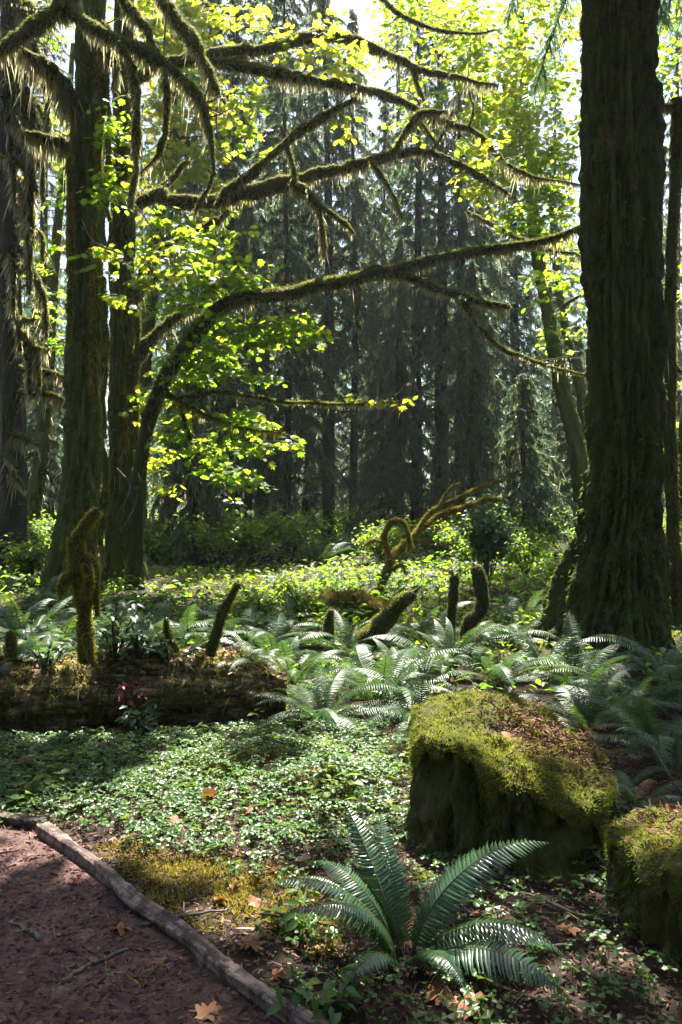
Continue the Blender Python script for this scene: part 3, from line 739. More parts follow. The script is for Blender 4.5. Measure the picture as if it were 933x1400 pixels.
# golden moss bed beside the path
MOSS = [(300, 1215, 130, 50, 1), (400, 1250, 80, 45, .9), (220, 1190, 60, 26, .6), (440, 1290, 40, 30, .6), (180, 1165, 60, 16, .6), (345, 1045, 70, 22, 1), (450, 1080, 55, 42, .9), (290, 1260, 60, 20, .35), (560, 1035, 70, 30, .5),
        (200, 1330, 50, 26, .18), (60, 1275, 40, 15, .25)]
x = -4+7*rg.random(420000); y = 2.2+4*rg.random(420000); z = gz(x, y); px, py = to_px(np.stack([x, y, z], 1))
d = ell(px, py, MOSS)*np.clip(.7+1.5*n2(x, y, 5, 81, 4), 0, 1); k = (rg.random(len(x)) < d); x, y, z = x[k], y[k], z[k]
Q = np.stack([x, y, z+.004+.03*np.clip(.5+n2(x, y, 6, 82), 0, 1)], 1); n = len(Q)
D = rg.normal(size=(n, 3))*.8+[0, 0, .8]
g = G(); g.add(*blades(Q-[0, 0, .012], D, .026*(.5+rg.random(n)), .008, rg), 0, np.repeat(np.clip(.4+.45*n2(x, y, 4, 83)+.2*rg.normal(size=n), 0, 1), 3))
o = part('moss_bed', g, [M['golden_moss']]); tag(o, 'golden brown moss patches growing on the bare soil beside the timber', 'moss', kind='stuff')

# litter: needles, twigs and leaf bits
x = -5+8.5*rg.random(110000); y = 1.8+4.6*rg.random(110000)
pth = on_path(x, y); k = rg.random(len(x)) < np.where(pth, np.clip(.6+.7*n2(x, y, 3, 91), .1, 1)*(.8), .8); x, y, pth = x[k], y[k], pth[k]
z = np.where(pth, path_z(x, y), gz(x, y)+.006); n = len(x)
Q = np.stack([x, y, z+.004], 1); D = np.stack([rg.normal(size=n), rg.normal(size=n), .12*np.abs(rg.normal(size=n))], 1)
g = G(); sz = np.where(rg.random(n) < .08, 2.6, 1)
g.add(*blades2(Q, D, .026*(.4+1.2*rg.random(n))*sz, .007*(.5+rg.random(n)), rg, np.array([0, 0, -.1])), 0, np.repeat(np.clip(rg.beta(1.6, 1.8, n)+np.where(pth, -.05, 0), 0, 1), 5))
o = part('litter', g, [M['litter']]); tag(o, 'brown needles, twigs and leaf scraps strewn over soil and path', 'litter', kind='stuff')
# pebbly grains on the path
x = -4.5+4.6*rg.random(30000); y = 2+2.6*rg.random(30000); k = on_path(x+.05, y); x, y = x[k], y[k]; n = len(x)
OV = np.array([(1, 0, 0), (-1, 0, 0), (0, 1, 0), (0, -1, 0), (0, 0, .7), (0, 0, -.7)], float); OF = np.array([(0, 2, 4), (2, 1, 4), (1, 3, 4), (3, 0, 4)])
fw = rg.normal(size=(n, 3)); fw[:, 2] *= .2
g = G(); V, F = stamp(OV, OF, basis(fw, np.tile([0, 0, 1.], (n, 1))+rg.normal(size=(n, 3))*.2, .0055*(.4+rg.random(n)**2*1.7)), np.stack([x, y, path_z(x, y)], 1))
g.add(V, F, 0, np.repeat(np.clip(rg.beta(1.3, 3, n), 0, .8), 6)); o = part('gravel', g, [M['path']], smooth=False); tag(o, 'fine dark gravel grains covering the footpath', 'gravel', kind='stuff')

# ------------------------------------------------------------------ maple leaf shape
half = [(0, -.36), (.1, -.3), (.36, -.34), (.3, -.16), (.56, .02), (.5, .16), (.27, .1), (.4, .4), (.28, .44), (.13, .28), (.1, .5), (0, .66)]
out = half+[(-a, b) for a, b in half[-2:0:-1]]
MLV = np.array([(0, -.02, .02)]+[(a, b, -.22*(a*a+b*b)) for a, b in out]); nO = len(out)
MLF = np.array([(0, 1+k, 1+(k+1) % nO) for k in range(nO)])
OVL = np.array([(0, 0, 0), (.2, .3, .06), (.22, .55, .05), (0, 1, -.12), (-.22, .55, .05), (-.2, .3, .06), (0, .5, 0)])
OVF = np.array([(0, 1, 6), (1, 2, 6), (2, 3, 6), (3, 4, 6), (4, 5, 6), (5, 0, 6)])

# single fallen maple leaves
LEAF_AT = [(345, 1298, .14, 'on the bare soil right of the twisted timber'), (375, 1195, .13, 'on the golden moss, curled upright'), (24, 1058, .3, 'large and reddish at the picture edge above the clover'),
 (52, 1118, .12, 'at the far end of the path timber'), (285, 1102, .13, 'on the sunlit clover'), (340, 1125, .1, 'half hidden in clover by the moss'), (165, 1278, .15, 'on the path right beside the timber'),
 (105, 1212, .1, 'on the path near its far corner'), (380, 1340, .12, 'in dark litter beside the lower timber'), (300, 1235, .11, 'on the soil between timber and golden moss'),
 (640, 1385, .2, 'at the bottom edge below the foreground fern'), (600, 1365, .16, 'under the foreground fern'), (780, 1275, .13, 'in the shade between the stumps'), (175, 1165, .1, 'beside the path where the clover starts'),
 (320, 1222, .08, 'small, at the edge of the golden moss'), (210, 1210, .09, 'small, on dark soil behind the timber'), (285, 1395, .14, 'on the path at the bottom edge'), (350, 1240, .1, 'pale, lying in the golden moss'),
 (430, 1305, .12, 'left of the foreground fern'), (240, 1140, .1, 'pale orange, where clover meets soil')]
me_leaf = G()
lv = MLV.copy(); lv[:, 2] += .18*np.sin(lv[:, 0]*6)+.12*lv[:, 1]; me_leaf.add(lv, MLF, 0, np.linspace(0, 1, len(lv))); me_leaf = me_leaf.mesh('fallen_leaf', [M['dead_leaf']])
for k, (px, py, sz, lab) in enumerate(LEAF_AT):
    w = gp(px, py); o = bpy.data.objects.new('fallen_leaf', me_leaf); COL.objects.link(o)
    zz = float(path_z(np.array([w[0]]), np.array([w[1]]))[0]) if on_path(np.array([w[0]]), np.array([w[1]]))[0] else w[2]+(.06 if 'clover' in lab else .01)
    o.location = (w[0], w[1], zz+.012); sz *= .62; o.scale = (sz, sz, sz*.8); o.rotation_euler = (rg.normal()*.3, rg.normal()*.3, rg.random()*6.28)
    tag(o, 'fallen orange maple leaf '+lab, 'leaf', 'fallen maple leaves')
w = c1+np.array([-.03, -.13, float(zf1(np.array([-.03]), np.array([-.13]))[0])+.06]); o = bpy.data.objects.new('fallen_leaf', me_leaf); COL.objects.link(o)
o.location = w; o.scale = (.08,)*3; o.rotation_euler = (.4, .3, 1); tag(o, 'red brown leaf lying on the moss of the big stump', 'leaf', 'fallen maple leaves')

# ================================================================== UNDERGROWTH
def avoid_far(x, y):
    k = np.ones(len(x), bool)
    for tx, ty, r in TRUNKS: k &= np.hypot(x-tx, y-ty) > r
    return k
TRUNKS = [(3.05, 9, .75), (-4.35, 13, .55), (-3.8, 14, .6)]
n = 110000; y = 6.6+34*rg.random(n)**1.5; x = (rg.random(n)*2-1)*(.62*y+2.5)
cl = n2(x, y, .45, 101, 3); k = (rg.random(n) < np.clip(.55+1.1*cl, .08, 1)*np.where(y < 9, .25, 1)) & avoid_far(x, y) & avoid(x, y); x, y, cl = x[k], y[k], cl[k]; n = len(x)
hh = rg.random(n)**1.2*np.clip(.25+.55*cl, .08, .75)*np.interp(y, [6, 9.5, 12, 16, 20, 40], [.45, .5, 1.1, 1.15, .95, 1.6])
Q = np.stack([x, y, gz(x, y)+hh+.03], 1); az = rg.random(n)*6.28
fw = np.stack([np.cos(az), np.sin(az), -.25+.3*rg.normal(size=n)], 1); up = np.stack([rg.normal(size=n)*.5, rg.normal(size=n)*.5, np.ones(n)], 1)
g = G(); V, F = stamp(OVL, OVF, basis(fw, up, np.interp(y, [6, 12, 40], [.075, .12, .2])*(.6+.7*rg.random(n))), Q)
tn = np.clip(.42+.4*n2(x, y, .35, 104)+.2*rg.normal(size=n), 0, 1); g.add(V, F, 0, np.repeat(tn, len(OVL)))
k = rg.random(n) < .12; s0 = Q[k]; V, F = blades(s0, np.stack([rg.normal(size=len(s0))*.2, rg.normal(size=len(s0))*.2, -np.ones(len(s0))], 1), hh[k]+.1, .012, rg); g.add(V, F, 1)
o = part('undergrowth', g, [M['shrub_leaf'], M['twig']]); tag(o, 'tangle of low green leafy plants covering the forest floor under the trees', 'undergrowth', kind='stuff')
# fine mossy turf in the sunny clearing
n = 60000; y = 8+9*rg.random(n); x = (rg.random(n)*2-1)*(.5*y+1); k = (rg.random(n) < np.clip(.3+1.4*n2(x, y, .7, 111), 0, 1)) & avoid_far(x, y); x, y = x[k], y[k]; n = len(x)
g = G(); g.add(*blades2(np.stack([x, y, gz(x, y)], 1), rg.normal(size=(n, 3))*.5+[0, 0, 1], .1*(.4+rg.random(n)), .018, rg, np.array([0, 0, -.6])), 0, np.repeat(np.clip(.6+.3*rg.normal(size=n), 0, 1), 5))
o = part('moss_turf', g, [M['bright_moss']]); tag(o, 'yellow green moss and fine grass in the sunny clearing behind the ferns', 'moss', kind='stuff')

def shrub_mesh(seed, H, W, nst, nl, ls, lean=0):
    rg = np.random.default_rng(seed); gs, gl = G(), G()
    for k in range(nst):
        az = rg.random()*6.28; e = np.array([math.cos(az)*W*(.3+.7*rg.random())+lean, math.sin(az)*W*(.3+.7*rg.random()), H*(.55+.45*rg.random())])
        m = e*.5+np.array([0, 0, H*.15]); C = crom([np.zeros(3), m, e], 14); gs.add(*tube(C, np.linspace(.012, .003, 14), 5))
        s = .3+.7*rg.random(nl); Q = np.stack([np.interp(s, np.linspace(0, 1, 14), C[:, j]) for j in range(3)], 1)+rg.normal(size=(nl, 3))*.11*W
        a2 = rg.random(nl)*6.28; fw = np.stack([np.cos(a2), np.sin(a2), -.3+.3*rg.normal(size=nl)], 1); up = np.stack([rg.normal(size=nl)*.45, rg.normal(size=nl)*.45, np.ones(nl)], 1)
        gl.add(*stamp(OVL, OVF, basis(fw, up, ls*(.6+.7*rg.random(nl))), Q), 0, np.repeat(np.clip(.5+.25*rg.normal(size=nl), 0, 1), len(OVL)))
    return gs, gl
def make_shrub(name, label, pos, seed, H, W, nst, nl, ls, mat, cat='shrub', lean=0, group=None):
    root = thing(name, pos, label, cat, group); gs, gl = shrub_mesh(seed, H, W, nst, nl, ls, lean)
    part('stem', G().add(np.concatenate(gs.V)+np.asarray(pos), np.concatenate(gs.F)), M['twig'], root)
    gl.V = [v+np.asarray(pos, np.float32) for v in gl.V]; 
    part('foliage', gl, M[mat], root); return root
SHRUBS = [
 ('glossy blue green bush at the tip of the arching yellow branch', P(665, 760, 13), 1.25, .55, 16, 60, .15, 'blue_leaf'),
 ('rounded huckleberry bush in the meadow left of the conifers', gp(300, 775), 1.1, .9, 18, 60, .11, 'shrub_leaf'),
 ('dark glossy bush below the weeping young hemlock', gp(265, 768), .8, .9, 16, 50, .12, 'blue_leaf'),
 ('leafy bush in front of the twin conifer trunks', gp(400, 765), 1.1, .9, 18, 60, .12, 'shrub_leaf'),
 ('sunny bush at the foot of the lone conifer with mossy stubs', gp(480, 745), 1.2, 1.0, 18, 60, .14, 'shrub_leaf'),
 ('broad huckleberry bush in the clearing right of the mossy branch', gp(650, 780), 1.0, 1.0, 20, 60, .11, 'shrub_leaf'),
 ('low leafy bush by the sunlit flank of the huge trunk', gp(720, 790), .9, .8, 16, 55, .11, 'shrub_leaf'),
 ('bush under the dark skirts of the small fir', gp(745, 755), 1.0, .9, 16, 55, .14, 'shrub_leaf'),
 ('leafy bush between the mossy branch and the conifer clump', gp(600, 760), .95, .9, 18, 55, .12, 'shrub_leaf'),
 ('light green bush at the foot of the conifer by the left edge', gp(50, 765), 1.1, .8, 16, 55, .13, 'shrub_leaf'),
 ('bushy plants behind the base of the leaning maple stem', gp(215, 775), .9, .8, 16, 55, .12, 'shrub_leaf'),
 ('dense green bush between the weeping hemlock and the twin conifers', gp(345, 768), 1.2, 1.0, 20, 70, .12, 'shrub_leaf'),
 ('leafy bush hiding the foot of the weeping hemlock', gp(235, 765), 1.0, .9, 18, 60, .12, 'shrub_leaf'),
 ('bright bush in the clearing left of the arching mossy branch', gp(520, 770), .9, .8, 18, 60, .11, 'shrub_leaf'),
 ('tall bright bush between the mossy branch and the small fir', gp(690, 760), 1.2, .9, 18, 60, .12, 'shrub_leaf'),
 ('small bush beside the left side of the ragged trunk base', gp(40, 800), .8, .7, 14, 55, .11, 'shrub_leaf'),
 ('yellow leafed seedling bush above the log end', gp(410, 850), .5, .35, 10, 22, .085, 'shrub_leaf'),
 ('yellow green seedling bush right of the curved stick', gp(360, 855), .5, .35, 10, 22, .085, 'shrub_leaf'),
]
for k, (lab, pos, H, W, a, b, ls, mt) in enumerate(SHRUBS):
    if k == 0: pos = np.array([P(668, 700, 13)[0], 13., float(gz(np.array([2.4]), np.array([13.]))[0])]); H, W = 1.55, .6
    make_shrub('shrub', lab, pos, 500+k, H, W, a, b, ls, mt)
# seedlings on and by the log
for k, (px, lab, mt, H) in enumerate([(150, 'tall thin leafy seedling sprouting from the log beside the snag', 'blue_leaf', .55), (185, 'seedling with hanging leaves on the front of the log', 'blue_leaf', .45), (225, 'drooping blue green plant on the log top', 'blue_leaf', .3), (60, 'small dark plant on the left part of the log', 'blue_leaf', .25)]):
    q = onlog(px, 5.95); q[1] -= .1; make_shrub('seedling', lab, q, 540+k, H, .28, 7, 14, .085, mt, 'plant')
q = gp(178, 1003); make_shrub('red_seedling', 'small red leaved plant growing against the log front', q, 550, .42, .14, 5, 14, .06, 'red_leaf', 'plant')
q = gp(195, 1008); make_shrub('seedling', 'low dark green plant at the foot of the log front', q, 551, .22, .2, 7, 16, .07, 'blue_leaf', 'plant')
q = gp(800, 1190); make_shrub('seedling', 'pale green seedling between the two stumps', q, 552, .2, .1, 4, 7, .06, 'clover', 'plant')
q = gp(410, 1270); make_shrub('seedling', 'low leafy plant between golden moss and the foreground fern', q, 553, .1, .22, 7, 12, .055, 'clover', 'plant')
q = gp(440, 1390); make_shrub('seedling', 'leafy plant at the bottom edge below the fern', q, 554, .14, .2, 7, 14, .055, 'clover', 'plant')
# small fallen branches
for k, (px, py, az_, l, lab) in enumerate([(250, 1262, .4, .35, 'crooked grey stick lying in the golden moss by the timber'), (745, 1240, 2.4, .4, 'forked brown stick in the shade before the big stump'), (120, 1330, 1.0, .2, 'short pale twig lying on the path'), (690, 1300, .2, .5, 'long thin stick on the ground right of the foreground fern'), (470, 1150, 2.0, .45, 'bent twig lying across the clover edge left of the big stump'), (40, 1285, 2.6, .16, 'tiny pale twig near the left edge of the path')]):
    w = gp(px, py); s_ = np.linspace(0, 1, 14); d = np.array([math.cos(az_), math.sin(az_), 0]); tc = w+d*((s_-.5)*l)[:, None]+np.cumsum(rg.normal(size=(14, 3))*[.008, .008, .001], 0); tc[:, 2] = gz(tc[:, 0], tc[:, 1])+.022
    gg = G().add(*tube(tc, np.linspace(.009, .004, 14), 6)); e = tc[8]+np.array([-d[1], d[0], .05])*l*.3; gg.add(*tube(np.linspace(tc[7], e, 6), np.linspace(.005, .002, 6), 5))
    o = part('fallen_stick', gg, M['dead_wood'], org=w); tag(o, lab, 'stick', 'sticks on the forest floor')
# thin dead twig at right
C, r = mossy_path([(892, 1020), (910, 1052), (933, 1085), (960, 1110)], [4.6, 4.4], [2, 2, 2, 1.5], 20)
o = part('dead_twig', G().add(*tube(C, r, 6)), M['dead_wood'], org=C[0]); tag(o, 'thin grey dead twig leaning in the dark ferns', 'twig')
# ================================================================== TREES
def trunk_geo(C, r, sides, seed, lump=.12, flute=.0, nfl=7, vs=1.0, fine=.035):
    base = C[0, 2]
    def d(Q, N, th, s):
        rr = np.minimum(np.repeat(r, sides), .47)
        a = np.stack([np.cos(th)*2.2, np.sin(th)*2.2, Q[:, 2]*.9*vs], 1); b = np.stack([np.cos(th)*7, np.sin(th)*7, Q[:, 2]*2.2*vs], 1); c = np.stack([np.cos(th)*16, np.sin(th)*16, Q[:, 2]*7*vs], 1)
        fl = flute*np.exp(-(Q[:, 2]-base)/.9)*(np.sin(nfl*th+seed)*.6+np.sin((nfl-3)*th+2.1*seed)*.5)
        return rr*(lump*1.6*fbm(a, seed, 3)+lump*fbm(b, seed+3, 3)+fine*1.3*fbm(c, seed+6, 3)-fine*1.8*np.clip(.28-np.abs(fbm(np.stack([np.cos(th)*8, np.sin(th)*8, Q[:, 2]*1.1*vs], 1), seed+11, 3)), 0, 1)/.28+fl)
    return tube(C, r, sides, d)

def trunk_moss(V, F, n, seed, L, W, amt, sc=2.2, down=.7, jit=.5, tint=.5, zs=.6):
    rg = np.random.default_rng(seed); Q, N = tri_sample(V, F, n, rg)
    a = amt(Q, N)+1.0*fbm(Q*np.array([sc, sc, sc*zs]), seed+1, 4); k = rg.random(len(Q)) < np.clip(a, 0, 1); Q, N = Q[k], N[k]; m = len(Q)
    V2, F2 = blades2(Q-N*.006, N*.75+np.array([0, 0, -down])+rg.normal(size=(m, 3))*jit, L*(.35+1.2*rg.random(m)), W*(.6+.8*rg.random(m)), rg, np.array([0, 0, -.45]))
    t = np.clip(tint+.35*fbm(Q*1.7, seed+9, 3)+.2*rg.normal(size=m), 0, 1)
    return V2, F2, np.repeat(t, 5)

# ------------------------------------------------------------------ the huge trunk
GY = 9.0
base = np.array([P(826, 880, GY)[0], GY, float(gz(np.array([3.0]), np.array([GY]))[0])])
huge = thing('spruce_tree', base, 'huge dark moss covered trunk rising out of the top of the picture', 'tree')
path = [(826, 893, 104), (829, 850, 86), (835, 800, 72), (841, 750, 64), (849, 700, 55), (855, 600, 50), (853, 450, 50), (850, 300, 49.5), (847, 150, 46.5), (848, 0, 46), (850, -250, 47), (852, -700, 40), (855, -1200, 30)]
q = crom([list(P(a, b, GY))+[w/F_PX*GY] for a, b, w in path], 260)
HV_, HF_ = trunk_geo(q[:, :3], q[:, 3], 170, 21, .15, .045, 8, fine=.13)
tr = part('trunk', G().add(HV_, HF_), M['spruce_bark'], huge)
g = G(); low = HV_[HF_].mean(1)[:, 2] < 9.5; F_ = HF_[low]
V2, F2, t2 = trunk_moss(HV_, F_, 120000, 31, .04, .012, lambda Q, N: .3+.35*smooth(.2, -.9, N[:, 0])*smooth(3, .5, Q[:, 2])+.12*smooth(.3, 1, np.abs(N[:, 0])), 2.6, .8, .45, .35)
g.add(V2, F2, 0, t2)
V2, F2, t2 = trunk_moss(HV_, F_, 50000, 34, .06, .012, lambda Q, N: -.25+1.9*smooth(.0, -.8, N[:, 0])*smooth(3.0, .2, Q[:, 2])+.25*smooth(4.0, 5.0, Q[:, 2])*smooth(6, 5, Q[:, 2])+.5*smooth(.6, 1, np.abs(N[:, 0])), 1.6, .5, .5, .4)  # bright moss; its colour also stands in for sun on the left flank and rims
g.add(V2, F2, 1, t2)
V2, F2, t2 = trunk_moss(HV_, F_, 60000, 39, .05, .012, lambda Q, N: -.1, 1.2, .5, .5, .5)
V2 = V2; g.add(V2, F2, 3, t2)
V2, F2, t2 = trunk_moss(HV_, F_, 6000, 37, .14, .012, lambda Q, N: -.5, 1.4, 1.6, .22, .5, .3)
g.add(V2, F2, 2, t2)
part('moss', g, [M['dark_moss'], M['bright_moss'], M['hanging_moss'], M['limb_moss']], tr)

# ------------------------------------------------------------------ conifer sprays
def sprays(rg, B0, D0, ln, droop, dens, nsub, subL=.13, subW=.022, bl=(.25, .55), hang=.7):
    """boughs starting at B0 along D0 (horizontal-ish) -> bough centre lines and leafy branchlets"""
    n = len(B0); ns = 9; s = np.linspace(0, 1, ns)
    C = B0[:, None]+D0[:, None]*(ln[:, None]*s)[..., None]
    C[:, :, 2] += ln[:, None]*(.12*s-droop[:, None]*s**2)
    cnt = np.maximum((ln*dens).astype(int), 3); bi = np.repeat(np.arange(n), cnt); m = len(bi)
    u = .12+.88*rg.random(m)**.8; f = u*(ns-1); i0 = np.minimum(f.astype(int), ns-2); fr = (f-i0)[:, None]
    Q = C[bi, i0]*(1-fr)+C[bi, i0+1]*fr; T = unit(C[bi, i0+1]-C[bi, i0])
    S = unit(np.cross(T, np.array([0, 0, 1.])))*np.where(rg.random(m) < .5, -1, 1)[:, None]
    D = unit(S*(.25+.6*rg.random((m, 1)))+T*.55+np.array([0, 0, -1])*(hang*(.25+1.0*rg.random((m, 1)))))
    bL = (bl[0]+(bl[1]-bl[0])*rg.random(m))*(1.05-.5*u)*np.clip(ln[bi]/1.6, .45, 1.2)
    # main blades
    V1, F1 = blades2(Q, D, bL, subW*1.1, rg, np.array([0, 0, -.35]))
    k = np.repeat(np.arange(m), nsub); v = np.tile((np.arange(nsub)+.5)/nsub, m)
    P0 = Q[k]+D[k]*(bL[k]*v*.9)[:, None]+np.array([0, 0, -.18])*(bL[k]*v**2)[:, None]
    sd = unit(np.cross(D[k], rg.normal(size=(len(k), 3))))
    D2 = unit(sd*.8+D[k]*.75+np.array([0, 0, -.3]))
    V2, F2 = blades(P0, D2, subL*(1.15-.7*v)*(.7+.6*rg.random(len(k))), subW, rg)
    tint = np.clip(.45+.25*rg.normal(size=m), 0, 1)
    return C, (V1, F1, np.repeat(tint, 5)), (V2, F2, np.repeat(tint[k], 3))

def conifer(name, label, base, H, r0, crown0, lmax, nb, seed, droop=.45, dens=16, nsub=8, mats=('needle',), stubs=0, drape=0, lean=0., hang=.7, stub0=.06, group='tall conifers in the background', cat='tree', parts=True, sublen=.14, subw=.024, barkmoss=6000, fan=None):
    rg = np.random.default_rng(seed); base = np.asarray(base, float)
    root = thing(name, base, label, cat, group) if parts else None
    n = 60; s = np.linspace(0, 1, n); C = base+np.stack([lean*H*s**1.4+.04*np.sin(s*7+seed), .03*np.sin(s*5+seed), H*s-.25], 1)
    rad = r0*(1-s)**.85+.012+r0*.45*np.exp(-s*H/.6)
    V, F = trunk_geo(C, rad, 20, seed, .08, .12, 6, fine=.05)
    at = lambda z: np.stack([np.interp(z, C[:, 2]-base[2], C[:, k]) for k in range(3)], -1)
    z = crown0*H+(H*.985-crown0*H)*(np.arange(nb)/nb)**.9; az = np.arange(nb)*2.399+rg.normal(size=nb)*.4
    if fan is not None: az = fan[0]+(rg.random(nb)-.5)*2*fan[1]
    tz = (z-crown0*H)/(H*(1-crown0)); ln = lmax*np.clip((1-tz)**.8, .06, 1)*(.55+.55*rg.random(nb))
    D = np.stack([np.cos(az), np.sin(az), 0*az], 1); dr = droop*(.6+.8*rg.random(nb))
    BC, b1, b2 = sprays(rg, at(z), D, ln, dr, dens, nsub, sublen, subw, hang=hang)
    gt = G().add(V, F)
    gb = G()
    for k in range(nb): gb.add(*tube(BC[k], np.linspace(max(.01, r0*.09), .004, 9), 4))
    gf = G(); mm = len(mats)
    gf.add(*b1[:2], 0, b1[2]); gf.add(*b2[:2], mm-1, b2[2])
    stub_lists = []
    for k in range(stubs):
        zz = H*stub0+(crown0*H*1.15-H*stub0)*rg.random(); a = rg.random()*6.28; l = (.3+1.4*rg.random()**1.6)
        d = np.array([math.cos(a), math.sin(a), .1*rg.normal()]); p0 = at(zz); sg = np.linspace(0, 1, 7)
        c = p0+d*(l*sg)[:, None]; c[:, 2] += l*(.12*sg-.6*rg.random()*sg**2)
        stub_lists.append((c, np.linspace(.032, .014, 7)))
    gm = G()
    for c, r in stub_lists:
        v, f = fringe(c, r, 60, .12, .02, rg); gm.add(v, f, 0, np.repeat(rg.random(len(f)//3)*.6, 5))
    if drape:
        bi = rg.integers(0, nb, drape); u = rg.random(drape)*8; i0 = u.astype(int); fr = (u-i0)[:, None]
        Q = BC[bi, i0]*(1-fr)+BC[bi, i0+1]*fr
        gm.add(*blades2(Q, rg.normal(size=(drape, 3))*.22+[0, 0, -1], .22+.4*rg.random(drape)**2, .022, rg, np.array([0, 0, -.2])), 1, np.repeat(rg.random(drape), 5))
    if barkmoss:
        low = F[V[F].mean(1)[:, 2] < base[2]+H*.55]
        v, f, t = trunk_moss(V, low, barkmoss, seed+4, .05, .014, lambda Q, N: .15, 2, .7); gm.add(v, f, 0, t)
    if not parts: return gt, gb, gf, gm
    t = part('trunk', gt, M['conifer_bark'], root)
    for c, r in stub_lists: part('dead_branch', G().add(*tube(c, r, 6, lambda Q, N, th, s: np.repeat(r, 6)*.5*fbm(Q*12, seed, 2))), M['branch_bark'], root)
    cr = part('crown', gf, [M[m] for m in mats], root); part('bough', gb, M['twig'], cr)
    if gm.n: part('moss', gm, [M['limb_moss'], M['grey_lichen']], root)
    return root

def at_px(px, y): 
    x = (px-CX)/F_PX*y; return np.array([x, y, float(gz(np.array([x]), np.array([y]))[0])])

